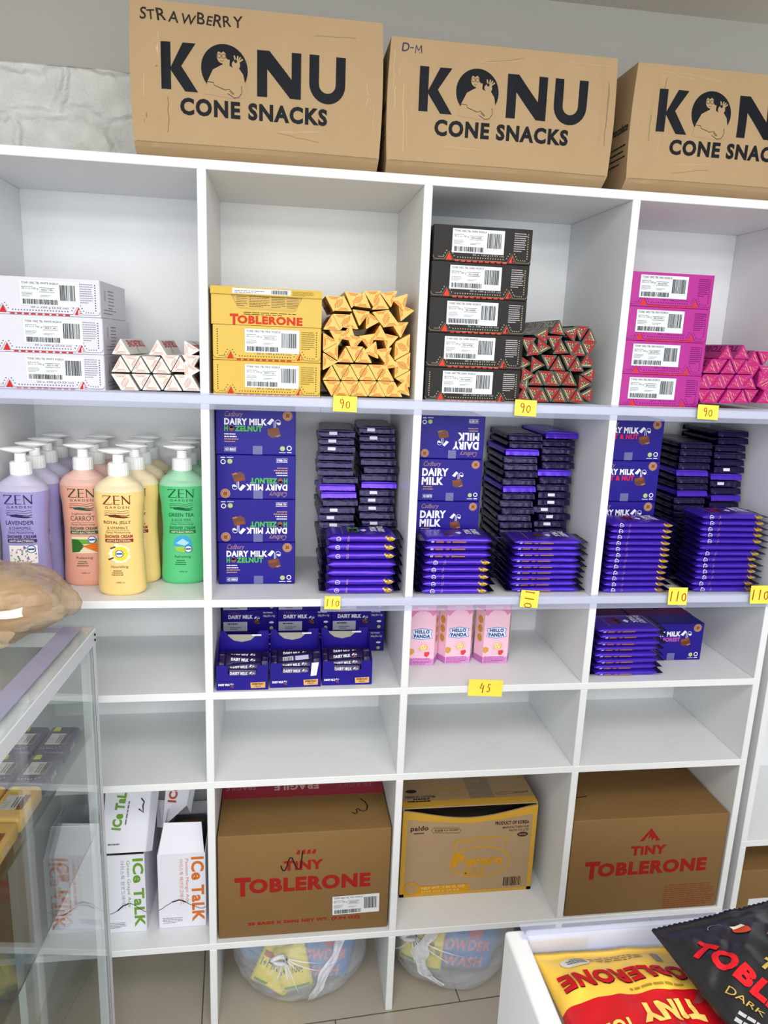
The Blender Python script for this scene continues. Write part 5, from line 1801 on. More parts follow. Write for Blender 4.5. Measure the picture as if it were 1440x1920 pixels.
lf.O = L0 + lf.N * 0.0026
lf.sub(0.026, 0.052, PI / 2 - 0.12).text('ICe TaLK', 0, 0, 0.105, 0.020, ink('#b5533a'), 0, bold=0.05)
mb.build('lid', root)
# drink pouches left in the open carton
mb = MB()
rg = []
for i in range(9):
    t = i / 8
    q = math.sin(PI * (0.08 + 0.84 * t))
    rg.append([(-0.020 + 0.024 * (0.5 + 0.5 * q) * math.cos(2 * PI * k / 14), 0.215 + 0.016 * q * math.sin(2 * PI * k / 14), z5 + 0.10 + 0.26 * t) for k in range(14)])
mb = MB()
mb.box(-0.100, -0.024, 0.09, 0.225, z5 + 0.004, z5 + 0.172, pm('#3a3a3c', 0.3, 0.3, bump=0.4, bscale=30, name='dark pouch foil'), 0.006, 2)
for k in range(4):
    Fr(mb, (-0.096 + 0.002 * k, 0.10 + 0.03 * k, z5 + 0.1725), (1, 0, 0), (0, 1, 0)).rect(0.01, 0.0, 0.05, 0.010, ink('#7a5a2c'), 0)
tag(mb.build('drink_pouch_bundle'), 'dark foil drink pouches packed inside the right white drink carton', 'pouch')


def brown_carton(x0, x1, y0, h, d, label, deco):
    w = x1 - x0
    root = empty('brown_carton', (x0, y0, z5))
    mb = MB()
    mb.box(0, w, 0, d, 0, h, KRAFT2, 0.003, 2)
    deco(mb, w, h, d)
    mb.build('carton_body', root)
    return root, tag(root, label, 'carton', 'brown cartons in the bottom row')


CRED = ink('#961e1a', 0.5)


def tiny_print(fr, w, h, cx, tw, y0, mountain=True):
    tob_word(fr, cx - tw / 2, y0, tw, 0.041, CRED)
    fr.text('TiNY', cx - tw * 0.145, y0 + 0.053, tw * 0.29, 0.025, CRED, 0, bold=0.055)
    m = y0 + 0.090
    a = tw * 0.085
    if mountain:
        fr.poly([(cx - a, m), (cx, m + 0.034), (cx + a, m), (cx + a * 0.55, m), (cx + a * 0.45, m + 0.010), (cx + a * 0.2, m), (cx + a * 0.05, m + 0.012), (cx - a * 0.2, m + 0.004),
                 (cx - a * 0.1, m + 0.022), (cx - a * 0.45, m + 0.006), (cx - a * 0.6, m)], CRED, 0)
    else:
        for k in range(4):
            fr.poly([(cx - a * 0.7 + a * 0.45 * k, m + 0.003), (cx - a * 0.5 + a * 0.45 * k, m + 0.014), (cx - a * 0.3 + a * 0.45 * k, m + 0.014), (cx - a * 0.35 + a * 0.45 * k, m + 0.003)], CRED, 0)


def deco1(mb, w, h, d):
    fr = front(mb, 0, -0.0001, 0)
    tiny_print(fr, w, h, w * 0.49, 0.300, 0.112, False)
    fr.text('20 BAGS X 200G NET WT. (7.04 OZ)', w * 0.17, 0.028, w * 0.66, 0.010, CRED, 0, bold=0.06)
    fr.line([(0.136, 0.180), (0.138, 0.172), (0.141, 0.167), (0.145, 0.167), (0.149, 0.176), (0.152, 0.190), (0.156, 0.199), (0.160, 0.198), (0.165, 0.184), (0.170, 0.172), (0.175, 0.168), (0.179, 0.172), (0.181, 0.188), (0.183, 0.214)], 0.0026, BLACK, 4)
    tf = topf(mb, 0, 0, h + 0.0001)
    tf.line([(0.296, 0.062), (0.303, 0.056), (0.308, 0.060), (0.307, 0.072), (0.310, 0.076), (0.316, 0.066), (0.324, 0.064), (0.331, 0.070), (0.334, 0.084), (0.330, 0.098), (0.320, 0.112)], 0.0030, BLACK, 0)


r1, o = brown_carton(0.0185, 0.3975, 0.012, 0.259, 0.285, 'brown carton with red lettering, a white sticker and red fragile tape on top', deco1)
w, h = 0.379, 0.259
mb = MB()
mb.box(0.0, w, 0.132, 0.205, h - 0.0002, h + 0.0006, pm('#a01c34', 0.3, name='red tape'))
tf = topf(mb, 0, 0, h + 0.0006)
tf.sub(0.225, 0.190, PI).text('FRAGILE', 0, 0.006, 0.105, 0.026, ink('#d8b8b8'), 0, bold=0.04)
tf.sub(0.075, 0.185, PI).text('FRAGILE', 0, 0.0, 0.068, 0.020, ink('#c89a9a'), 0)
tf.sub(0.352, 0.180, PI).text('FRAGILE', 0, 0.0, 0.082, 0.020, ink('#b06a74'), 0)
mb.build('fragile_tape', r1)
mb = MB()
lw, lh = 0.106, 0.048
lo = (0.252, -0.0004, 0.043)
lab_fr = Fr(mb, lo, (1, 0, 0.02), (-0.02, 0, 1))
lab_fr.rect(0, 0, lw, lh, LABELW, 0)
ship_label(mb, lab_fr, lw, lh, 'TINY', '0006527', 77)
mb.build('shipping_label', r1)


def deco2(mb, w, h, d):
    fr = front(mb, 0, -0.0001, 0)
    tiny_print(fr, w, h, 0.192, 0.306, 0.103, True)
    fr.dashes(0.245, 0.004, 0.132, 0.068, 12, ink('#8f3a22'), 0, 0.35, random.Random(4))
    tf = topf(mb, 0, 0, h + 0.0001)
    tf.line([(0.006, 0.082), (0.028, 0.085), (0.068, 0.090)], 0.0026, BLACK, 0)
    tf.line([(0.018, 0.125), (0.028, 0.108), (0.034, 0.085), (0.035, 0.074)], 0.0026, BLACK, 0)


brown_carton(0.8185, 1.2045, 0.004, 0.256, 0.285, 'brown carton with red lettering and a small red mountain, at the right end', deco2)


def deco_right(mb, w, h, d):
    f = front(mb, 0, -0.0001, 0)
    f.rect(0.032, 0.018, 0.10, 0.050, LABELW, 0)
    f.barcode(0.036, 0.022, 0.030, 0.026, DARKINK, 2, 20, 3)
    f.barcode(0.080, 0.040, 0.045, 0.022, DARKINK, 2, 30, 4)


rr, o = brown_carton(1.2625, 1.60, 0.008, 0.130, 0.28, 'plain brown carton with a bar code label, in the shelving unit at the right edge', deco_right)
rr.location = (1.2625, 0.008, 0.2)
rr.location.z = 0.1406
rr.scale = (1, 1, 1.30)

# the yellow and brown drink carton: top edge pushed in, gaping
KYEL = pm('#c4962c', 0.55, var=0.04, name='ochre print')
KR3 = pm('#a48a68', 0.6, var=0.05, vscale=12, bump=0.10, bscale=8, spec=0.3, name='light brown carton')
OLV = ink('#c98d10')
DB = ink('#33241c')
root = empty('juice_carton', (0.4385, 0.100, z5))
w, h, d = 0.330, 0.238, 0.200
mb = MB()
mb.box(0, 0.003, 0.003, d, 0, h, KR3)
mb.box(w - 0.003, w, 0.003, d, 0, h, KR3)
mb.box(0, w, d - 0.003, d, 0, h, KR3)
mb.box(0, w, 0, d, 0, 0.003, KR3)
sag = lambda x: h - 0.002 - 0.026 * math.sin(PI * min(max(x / w, 0), 1)) ** 1.3
n = 24
vs, fs = [], []
for i in range(n + 1):
    x = w * i / n
    for v in (0.0, sag(x) * 0.5, sag(x)):
        vs.append((x, 0.0, v))
for i in range(n):
    for k in range(2):
        fs.append((i * 3 + k, i * 3 + 3 + k, i * 3 + 4 + k, i * 3 + 1 + k))
vs2 = [(x, 0.003, z) for x, y, z in vs]
mb.add(vs + vs2, fs + [tuple(reversed([q + len(vs) for q in f])) for f in fs] + [(i * 3 + 2, i * 3 + 5, i * 3 + 5 + len(vs), i * 3 + 2 + len(vs)) for i in range(n)], KR3)
fr = front(mb, 0, 0, 0)
bw = 0.011
fr.rect(0, 0, bw, h - 0.004, KYEL)
fr.rect(w - bw, 0, bw, h - 0.004, KYEL)
fr.rect(0, 0, w, 0.008, KYEL)
fr.poly([(0, h - 0.024), (w * 0.25, sag(w * .25) - 0.017), (w * 0.5, sag(w / 2) - 0.015), (w * 0.75, sag(w * .75) - 0.017), (w, h - 0.024), (w, h - 0.003)] +
        [(w * q, sag(w * q) - 0.0005) for q in (0.9, 0.75, 0.6, 0.5, 0.4, 0.25, 0.1)] + [(0, h - 0.003)], KYEL, 1)
fr.text('paldo', 0.020, 0.178, 0.043, 0.016, DB, 0, bold=0.03)
fr.rect(0.028, 0.173, 0.025, 0.0025, DB, 0)
fr.line([(0.074, 0.174), (0.138, 0.170), (0.142, 0.176), (0.138, 0.183), (0.076, 0.187), (0.071, 0.181), (0.074, 0.174)], 0.0011, DB, 0)
fr.text('한글용 For English', 0.078, 0.175, 0.058, 0.0075, DB, 0, bold=0.02)
fr.text('PRODUCT OF KOREA', 0.226, 0.186, 0.085, 0.0095, DB, 0, bold=0.04, space=0.95)
fr.text('MANUFACTURED FOR', 0.246, 0.175, 0.065, 0.0062, DB, 0, bold=0.02)
fr.text('PALDO CO.,LTD', 0.262, 0.166, 0.049, 0.0062, DB, 0, bold=0.02)
fr.circ(0.297, 0.157, 0.0135, DB, 0, 20, 0.0065)
fr.text('DRINK', 0.288, 0.1545, 0.018, 0.005, KR3, 2, bold=0.02)
# lettering oval with a banner (the cartoon figure beside it is left plain)
fr.ring(0.196, 0.087, 0.074, 0.0035, OLV, 0, 40, ry=0.042)
fr.line([(0.128, 0.146), (0.190, 0.156), (0.258, 0.153), (0.256, 0.126)], 0.0028, OLV, 1)
fr.line([(0.128, 0.146), (0.132, 0.118)], 0.0028, OLV, 1)
fr.text('Mango Flavor', 0.146, 0.136, 0.088, 0.011, OLV, 0, shear=0.05)
fr.text('P', 0.128, 0.076, 0.029, 0.036, OLV, 1, bold=0.05)
fr.text('ororo', 0.158, 0.076, 0.094, 0.021, OLV, 1, bold=0.05)
fr.text('뽀로로', 0.156, 0.052, 0.054, 0.018, OLV, 1, bold=0.012)
fr.rect(0.010, 0.008, 0.162, 0.020, OLV, 2)
fr.circ(0.029, 0.0215, 0.019, OLV, 3, 22)
fr.circ(0.029, 0.0215, 0.0150, KR3, 4, 22)
fr.ring(0.030, 0.020, 0.008, 0.0014, OLV, 5, 18)
fr.text('NET WT. 7.95 FL OZ', 0.054, 0.0185, 0.108, 0.0075, ink('#d8b878'), 4, bold=0.04)
fr.text('(235 ml) x 24 EA', 0.054, 0.0095, 0.095, 0.006, ink('#d8b878'), 4, bold=0.03)
fr.barcode(0.258, 0.014, 0.046, 0.025, DB, 0, 24, 9)
mb.build('carton_body', root)
mb = MB()
mb.sheet([(0, 0.004, h), (w, 0.004, h), (w, d * 0.5 - 0.001, h), (0, d * 0.5 - 0.001, h)], 0.003, KR3)
tf = topf(mb, 0, 0, h + 0.003)
tf.rect(0, 0.005, w, 0.024, KYEL, 0)
f = tf.sub(0.075, 0.060, PI)
f.text('PRODUCT OF KOREA', -0.010, 0.010, 0.075, 0.010, DB, 0, bold=0.03)
f.dashes(0.005, 0.022, 0.058, 0.016, 2, DB, 0, 0.6, random.Random(5))
tf.circ(0.030, 0.068, 0.014, DB, 0, 18, 0.007)
tf.ring(0.262, 0.045, 0.026, 0.001, DB, 0, 18, ry=0.005)
tf.sub(0.318, 0.052, PI).text('paldo', 0, 0, 0.032, 0.012, DB, 0)
tf.line([(0.085, 0.040), (0.090, 0.062), (0.200, 0.066), (0.205, 0.044), (0.085, 0.040)], 0.002, OLV, 0)
tf.ring(0.140, 0.105, 0.068, 0.003, OLV, 0, 24, PI, 2 * PI, ry=0.03)
mb.build('top_flap', root)
mb = MB()
mb.sheet([(0, d * 0.5 + 0.001, h), (w, d * 0.5 + 0.001, h), (w, d - 0.001, h), (0, d - 0.001, h)], 0.003, KR3)
mb.build('top_flap', root)
mb = MB()
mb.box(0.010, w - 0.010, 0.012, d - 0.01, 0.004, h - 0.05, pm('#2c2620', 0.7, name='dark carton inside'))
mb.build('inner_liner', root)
mb = MB()
mb.box(0.17, 0.23, 0.030, d - 0.01, h + 0.0031, h + 0.0036, film('crumpled clear tape', (0.9, 0.88, 0.85, 1), 0.7, '#b8a890', 0.15, 0.5, 60))
mb.build('clear_tape', root)
tag(root, 'light brown juice carton with ochre print and a gaping top edge', 'carton')

# ================================================================== bags of detergent packs on the floor
BAGM = film('thin white bag plastic', (0.985, 0.99, 1, 1), 0.72, '#f8faff', 0.2, 0.35, 14)
BAGM2 = film('gathered white bag plastic', (0.96, 0.97, 1, 1), 0.25, '#e6e9f2', 0.22, 0.5, 30)
YEL = pm('#ecdc10', 0.25, bump=0.35, bscale=22, name='yellow foil pack')
BLU = pm('#3f86c8', 0.3, bump=0.35, bscale=18, name='blue foil pack')
PNK = ink('#d98a9c')


def pack(w, d, t, mat, deco=None):
    """soft pillow pack lying flat, centre at the origin"""
    mb = MB()
    nx, ny = 14, 10
    vs, fs = [], []
    for s in (1, -1):
        for j in range(ny + 1):
            for i in range(nx + 1):
                u, v = i / nx * 2 - 1, j / ny * 2 - 1
                e = max(0.0, (1 - u ** 4)) ** 0.5 * max(0.0, (1 - v ** 4)) ** 0.5
                z = s * (t / 2 * e + 0.0006) * (1 + 0.25 * noise.noise((u * 2.2 + t * 50, v * 2.2, s)))
                vs.append((u * w / 2, v * d / 2, z))
    m = (nx + 1) * (ny + 1)
    for j in range(ny):
        for i in range(nx):
            a = j * (nx + 1) + i
            fs.append((a, a + 1, a + nx + 2, a + nx + 1))
            fs.append((m + a + nx + 1, m + a + nx + 2, m + a + 1, m + a))
    for i in range(nx):
        fs.append((m + i, m + i + 1, i + 1, i))
        a = ny * (nx + 1) + i
        fs.append((a, a + 1, m + a + 1, m + a))
    for j in range(ny):
        a = j * (nx + 1)
        fs.append((a, a + nx + 1, m + a + nx + 1, m + a))
        b2 = a + nx
        fs.append((m + b2, m + b2 + nx + 1, b2 + nx + 1, b2))
    mb.add(vs, fs, mat, True)

    def zf(u, v):
        a, c = u / (w / 2), v / (d / 2)
        e = max(0.0, (1 - a ** 4)) ** 0.5 * max(0.0, (1 - c ** 4)) ** 0.5
        return (t / 2 * e + 0.0006) * (1 + 0.25 * noise.noise((a * 2.2 + t * 50, c * 2.2, 1)))
    fr = Fr(mb, (0, 0, 0), (1, 0, 0), (0, 1, 0), mx=0.008, func=lambda u, v, l: Vector((u, v, zf(u, v) + 0.0008 + 0.0003 * l)))
    if deco:
        deco(fr, w, d)
    return mb


def ydeco(fr, w, d):
    f = fr.sub(-w * 0.4, -d * 0.1, 0)
    f.text('1+1 100g', 0, 0, w * 0.7, d * 0.22, ink('#3a3418'), 0, bold=0.02)
    fr.rect(-w * 0.4, d * 0.16, w * 0.3, d * 0.12, ink('#b5432a'), 0)
    fr.rect(-w * 0.4, -d * 0.40, w * 0.8, d * 0.06, ink('#2f8a3c'), 0)


def bdeco(fr, w, d):
    fr.text('POWDER', -w * 0.42, -d * 0.05, w * 0.8, d * 0.22, PNK, 0, bold=0.04)
    fr.text('WASH', -w * 0.30, -d * 0.36, w * 0.6, d * 0.22, PNK, 0, bold=0.04)
    fr.circ(w * 0.1, d * 0.30, d * 0.12, ink('#c25a76'), 0, 16)
    fr.rect(-w * 0.49, -d * 0.48, w * 0.12, d * 0.96, ink('#e0d21c'), 0)


def floor_bag(cx, cy, rx, ry, hz, seed, knot, name, twist):
    r = random.Random(seed)
    mb = MB()
    nu, nv = 72, 36
    rg = []
    for j in range(nv + 1):
        t = j / nv
        ph = PI * (t * 0.97 + 0.02)
        rr = math.sin(ph) ** (0.22 if ph < PI / 2 else 0.50)
        z = hz / 2 - hz / 2 * math.cos(ph)
        row = []
        for i in range(nu):
            a = 2 * PI * i / nu
            p = Vector((math.cos(a), math.sin(a), z * 9))
            k = 1 + 0.07 * noise.noise(p * 1.6 + Vector((seed, 0, 0))) + 0.030 * noise.noise(p * 5 + Vector((0, seed, 0)))
            pull = 1.0
            x, y = cx + rx * rr * k * math.cos(a), cy + ry * rr * k * math.sin(a)
            zz = z * (1 + 0.03 * noise.noise(p * 3))
            # folds fanning out from the knot
            dk = math.hypot(x - (cx + knot[0]), zz - knot[1])
            if y < cy:
                fold = math.sin(math.atan2(zz - knot[1], x - cx - knot[0]) * 16 + seed) * 0.004 * max(0, 1 - dk / 0.16)
                y += fold
            row.append((x, max(y, 0.004), max(0.001, min(zz, hz - 0.002))))
        rg.append(row)
    mb.rings(rg, BAGM)
    o = mb.build('plastic_bag', None)
    root = empty('carrier_bag', (cx, cy, 0))
    o.name = 'bag_film'
    film_o = o
    o.parent = root
    o.location = (-cx, -cy, 0)
    # knot and its two ears
    mb = MB()
    kx, kz, ky = cx + knot[0], knot[1], cy - ry * knot[2]
    pts = []
    for i in range(13):
        a = 2 * PI * i / 12
        pts.append((kx - 0.012 + 0.017 * math.cos(a), ky - 0.002 + 0.003 * math.sin(2 * a), kz + 0.003 + 0.009 * math.sin(a)))
    mb.tube(pts, 0.0052, BAGM2, 10)
    # pleats of gathered film fanning out from the knot
    for k in range(8):
        a0 = -0.15 - 2.0 * k / 7 + r.uniform(-0.12, 0.12)
        ln = r.uniform(0.04, 0.12)
        vs, fs = [], []
        for i in range(9):
            t = i / 8
            px_, pz_ = kx + math.cos(a0) * ln * t, kz + math.sin(a0) * ln * t
            wv = 0.0014 * math.sin(PI * min(1, t + 0.1)) + 0.0003
            nx_, nz_ = -math.sin(a0) * wv, math.cos(a0) * wv
            for sg in (-1, 1):
                qx, qz = px_ + sg * nx_ + 0.012 * t * t * math.sin(k * 1.7), min(hz - 0.004, max(0.004, pz_ + sg * nz_))
                q2 = 1 - abs((qx - cx) / (rx * 1.02)) ** 2
                e2 = max(0.0, 1 - abs((qz - hz / 2) / (hz * 0.52)) ** 2)
                vs.append((qx, max(0.004, cy - ry * max(0.0, q2) ** 0.5 * e2 ** 0.22) - 0.0045, qz))
        for i in range(8):
            fs.append((2 * i, 2 * i + 1, 2 * i + 3, 2 * i + 2))
        mb.add(vs, fs, BAGM2, True)
    mb.build('knot', film_o)
    def front_y(x, z):
        q = 1 - abs((x - cx) / (rx * 1.02)) ** 2
        e = max(0.0, 1 - abs((z - hz / 2) / (hz * 0.52)) ** 2)
        return max(0.004, cy - ry * max(0.0, q) ** 0.5 * e ** (0.18 if z < hz / 2 else 0.28)) - 0.003
    mb = MB()
    n = 24
    vs, fs = [], []
    for i in range(n + 1):
        t = i / n * (len(twist) - 1)
        a = int(min(t, len(twist) - 2))
        p = Vector(twist[a]).lerp(Vector(twist[a + 1]), t - a)
        wd = 0.006 + 0.014 * math.sin(PI * (0.15 + 0.85 * i / n)) * (0.7 + 0.3 * math.sin(i * 0.8))
        for k in range(7):
            o2 = (k / 6 - 0.5) * 2 * wd
            x, z = p.x + o2, max(0.003, p.z + o2 * 0.25)
            vs.append((x, front_y(x, z) - 0.003 - 0.003 * math.sin(k * 2.1 + i * 0.5), z))
    for i in range(n):
        for k in range(6):
            a = i * 7 + k
            fs.append((a, a + 1, a + 8, a + 7))
    mb.add(vs, fs, BAGM2, True)
    mb.build('loose_handle', film_o)
    return root


def put_pack(w, d, t, mat, deco, loc, rot, label, name='detergent_pack'):
    o = pack(w, d, t, mat, deco).build(name, loc=loc, rot=rot)
    return tag(o, label, 'detergent pack', 'packs inside the plastic bags')


b1 = floor_bag(0.203, 0.154, 0.168, 0.142, 0.198, 3, (-0.040, 0.150, 1.0), 'a',
               [(0.300, 0.045, 0.185), (0.285, 0.030, 0.145), (0.255, 0.018, 0.10), (0.235, 0.010, 0.05), (0.225, 0.004, 0.012)])
tag(b1, 'knotted white plastic bag of yellow and blue packs under the first brown carton', 'plastic bag', 'plastic bags on the floor')
b2 = floor_bag(0.588, 0.152, 0.160, 0.142, 0.198, 8, (-0.120, 0.150, 0.7), 'b',
               [(0.520, 0.030, 0.180), (0.490, 0.022, 0.140), (0.482, 0.018, 0.10), (0.500, 0.012, 0.06), (0.540, 0.004, 0.035)])
tag(b2, 'knotted white plastic bag of blue packs on the floor behind the white bin', 'plastic bag', 'plastic bags on the floor')
FR = PI / 2
put_pack(0.075, 0.13, 0.02, YEL, ydeco, (0.140, 0.066, 0.090), (FR - 0.05, 0.35, -0.25), 'yellow pack showing through the front of the first plastic bag, leftmost')
put_pack(0.075, 0.12, 0.02, YEL, ydeco, (0.186, 0.050, 0.092), (FR - 0.05, -0.20, 0.0), 'yellow pack with dark print beside the knot of the first bag')
put_pack(0.06, 0.06, 0.02, YEL, None, (0.160, 0.062, 0.044), (FR - 0.1, 0.7, 0.0), 'small yellow pack low down in the first plastic bag')
put_pack(0.155, 0.150, 0.045, BLU, bdeco, (0.252, 0.088, 0.098), (FR, 0.15, 0.1), 'blue pack with pink print, front middle of the first plastic bag')
put_pack(0.11, 0.125, 0.045, BLU, bdeco, (0.305, 0.140, 0.100), (FR, 0.3, 0.6), 'blue pack with pink print, right end of the first plastic bag')
put_pack(0.11, 0.13, 0.04, pm('#7fa2c8', 0.3, bump=0.3, name='pale blue pack'), None, (0.098, 0.135, 0.105), (FR, -0.2, -0.6), 'pale blue pack at the left end of the first plastic bag')
put_pack(0.07, 0.14, 0.02, YEL, ydeco, (0.485, 0.098, 0.100), (FR, 0.1, -0.5), 'yellow pack beside the upright in the second plastic bag')
put_pack(0.04, 0.12, 0.02, YEL, ydeco, (0.526, 0.062, 0.095), (FR, 0.05, -0.2), 'narrow yellow pack near the front of the second plastic bag')
put_pack(0.165, 0.150, 0.045, BLU, bdeco, (0.602, 0.082, 0.098), (FR, 0.15, 0.0), 'blue pack with pink print in the middle of the second bag')
put_pack(0.11, 0.13, 0.045, BLU, bdeco, (0.670, 0.130, 0.095), (FR, 0.2, 0.5), 'blue pack at the right of the second bag, next to the bin')
# the next compartment to the left, seen through the counter glass
b3 = floor_bag(-0.610, 0.150, 0.165, 0.130, 0.190, 15, (0.05, 0.15, 0.9), 'c',
               [(-0.56, 0.05, 0.17), (-0.55, 0.03, 0.12), (-0.56, 0.02, 0.08), (-0.58, 0.02, 0.04)])
tag(b3, 'white plastic bag of packs on the floor behind the glass counter', 'plastic bag', 'plastic bags on the floor')
put_pack(0.11, 0.13, 0.04, YEL, None, (-0.510, 0.100, 0.085), (FR, 0.2, 0.2), 'yellow pack in the bag behind the glass counter')
put_pack(0.11, 0.125, 0.045, BLU, None, (-0.600, 0.110, 0.095), (FR, 0, 0.1), 'blue pack in the bag behind the glass counter')
mb = MB()
mb.box(-0.78, -0.412, 0.02, 0.29, z5, z5 + 0.25, KRAFT2, 0.003, 2)
tag(mb.build('brown_carton'), 'plain brown carton seen through the glass counter at the far left', 'carton')

# ================================================================== glass display counter at the left
GLASS = pane('counter glass', (0.955, 0.975, 0.965, 1))
GEDGE = pm('#20584a', 0.15, trans=0.4, name='green glass edge')
ALU = pm('#d4d7dd', 0.35, var=0.01, name='white aluminium profile')
LILAC = film('lilac label strip', (0.85, 0.84, 0.93, 1), 0.45, '#b9b6d2', 0.2)
root = empty('display_counter', (-0.1832, -0.0905, 0.0), (0, 0, math.radians(-3.7)))
# local frame: origin at the far right corner, +y away from the camera, the case runs to -y and -x
CW, CL, CH = 0.55, 1.05, 1.0
px = 0.022


def gl(x0, x1, y0, y1, z0, z1, nm, edge=None):
    mb = MB()
    mb.box(x0, x1, y0, y1, z0, z1, GLASS)
    if edge:
        for b_ in edge:
            mb.box(*b_, GEDGE)
    return mb.build(nm, root)


for x, y in ((-px, -px), (-CW, -px), (-px, -CL), (-CW, -CL)):
    mb = MB()
    mb.box(x, x + px, y, y + 0.006, 0.0, CH - 0.028, ALU, 0.001)
    mb.box(x + px - 0.006, x + px, y, y + px, 0.0, CH - 0.028, ALU, 0.001)
    mb.build('corner_post', root)
for nm, bx in (('top_rail', (-0.024, 0.001, -CL, 0.001)), ('top_rail', (-CW, -CW + 0.024, -CL, 0.001)), ('top_rail', (-CW + 0.024, -0.024, -0.024, 0.001)),
               ('top_rail', (-CW + 0.024, -0.024, -CL, -CL + 0.024))):
    mb = MB()
    mb.box(bx[0], bx[1], bx[2], bx[3], CH - 0.028, CH, ALU, 0.0012)
    rail = mb.build(nm, root)
    if bx[1] > 0:
        for zz in (CH - 0.009, CH - 0.019):
            mb = MB()
            mb.tube([(0.0008, -0.008, zz), (0.0026, -0.008, zz)], 0.0023, BLACK, 10)
            mb.build('screw', rail)
mb = MB()
mb.box(-CW + 0.001, -0.0005, -CL + 0.001, -0.0005, CH + 0.0002, CH + 0.0062, GLASS)
mb.build('top_glass', root)
mb = MB()
mb.box(-0.052, -0.018, -CL + 0.01, -0.012, CH + 0.0066, CH + 0.0076, LILAC)
mb.build('label_strip', root)
gl(-0.006, -0.001, -CL + px, -px - 0.001, 0.05, CH - 0.029, 'side_glass')
mb = MB()
mb.box(-CW + 0.001, -CW + 0.012, -CL + px, -px - 0.001, 0.05, CH - 0.029, WHITE)
mb.build('back_panel', root)
gl(-CW + px, -px - 0.001, -0.007, -0.002, 0.05, CH - 0.029, 'end_glass')
SZ = 0.805
gl(-CW + 0.010, -0.010, -CL + 0.01, -0.012, SZ - 0.006, SZ, 'glass_shelf', [(-0.0102, -0.0094, -CL + 0.01, -0.20, SZ - 0.006, SZ)])
gl(-CW + 0.010, -0.010, -CL + 0.01, -0.012, 0.594, 0.600, 'glass_shelf', [(-0.0102, -0.0098, -CL + 0.01, -0.05, 0.5945, 0.5995)])
mb = MB()
mb.box(-CW, 0, -CL, 0, 0.0, 0.048, ALU, 0.002)
mb.build('plinth', root)
tag(root, 'glass display counter with white aluminium frame at the left edge', 'display counter')

# soap packs on the upper glass shelf
Mx = Matrix.Translation((-0.1832, -0.0905, 0)) @ Matrix.Rotation(math.radians(-3.7), 4, 'Z')


def soap(col, band, lab2, loc, label, text='LUX'):
    B = pm(col, 0.28, bump=0.10, bscale=40, name='soap wrapper ' + col)
    root = empty('soap_pack', loc, (0, 0, math.radians(-3.7)))
    w, d, t = 0.050, 0.086, 0.027
    mb = MB()
    mb.box(-w / 2, w / 2, -d / 2, d / 2, 0, t, B, 0.007, 3)
    tf = topf(mb, -w / 2, -d / 2, t)
    tf.rect(0.010, 0.022, w - 0.016, 0.036, ink('#c6c4c2'), 0)
    tf.rect(w - 0.015, 0.022, 0.009, 0.036, ink(band), 2)
    for i in range(4):
        tf.rect(0.026 + 0.004 * i, 0.027, 0.0018, 0.026, GREYINK, 2)
    for i in range(4):
        tf.line([(0.010, 0.026 + 0.006 * i), (0.020, 0.030 + 0.004 * i)], 0.0007, GREYINK, 2)
    tf.poly([(0.008, 0.066), (0.020, 0.066), (0.019, d - 0.006), (0.010, d - 0.006)], ink(lab2), 0)
    r = random.Random(4)
    for i in range(7):
        tf.circ(0.008 + 0.005 * i, 0.012 + r.uniform(-0.003, 0.003), 0.0016, ink('#b8a8cc'), 0, 8)
    rf = rightf(mb, w / 2, -d / 2, 0)
    rf.text(text, 0.030, 0.009, 0.022, 0.009, ink('#d4d0e0'), 0, bold=0.03)
    mb.build('wrapper', root)
    return tag(root, label, 'soap pack', 'soap packs on the glass shelf')


def cp(x, y, z):
    return Mx @ Vector((x, y, z))


sz = SZ + 0.0005
SPX = [(-0.043, -0.090), (-0.096, -0.090), (-0.043, -0.180), (-0.096, -0.180)]
nm4 = ('right, first row from the shelving', 'left, first row from the shelving', 'right, second row', 'left, second row')
for i, (x, y) in enumerate(SPX):
    soap('#453e5e', '#7a6a72', '#c3c83a', cp(x, y, sz), 'dark purple soap pack with a yellow-green flash, ' + nm4[i])
SPY = [(-0.043, -0.270), (-0.096, -0.270), (-0.043, -0.360)]
nm3 = ('right, third row', 'left, third row', 'right, fourth row')
for i, (x, y) in enumerate(SPY):
    soap('#dcb365', '#8a4a2c', '#d8d060', cp(x, y, sz), 'orange and cream soap pack on the glass shelf, ' + nm3[i])
soap('#1f7a48', '#8a4a2c', '#d8e0d0', cp(-0.043, -0.450, sz), 'green soap pack nearest the camera on the glass shelf')

# tied brown bag on the counter
BROWN = film('brown bag plastic', (0.95, 0.90, 0.82, 1), 0.58, '#cdb496', 0.22, 0.5, 20)
INBAG = pm('#b8956a', 0.5, bump=0.3, bscale=18, var=0.1, name='brown bag filling')
root = empty('tied_bag', (-0.335, -0.130, CH + 0.0075))


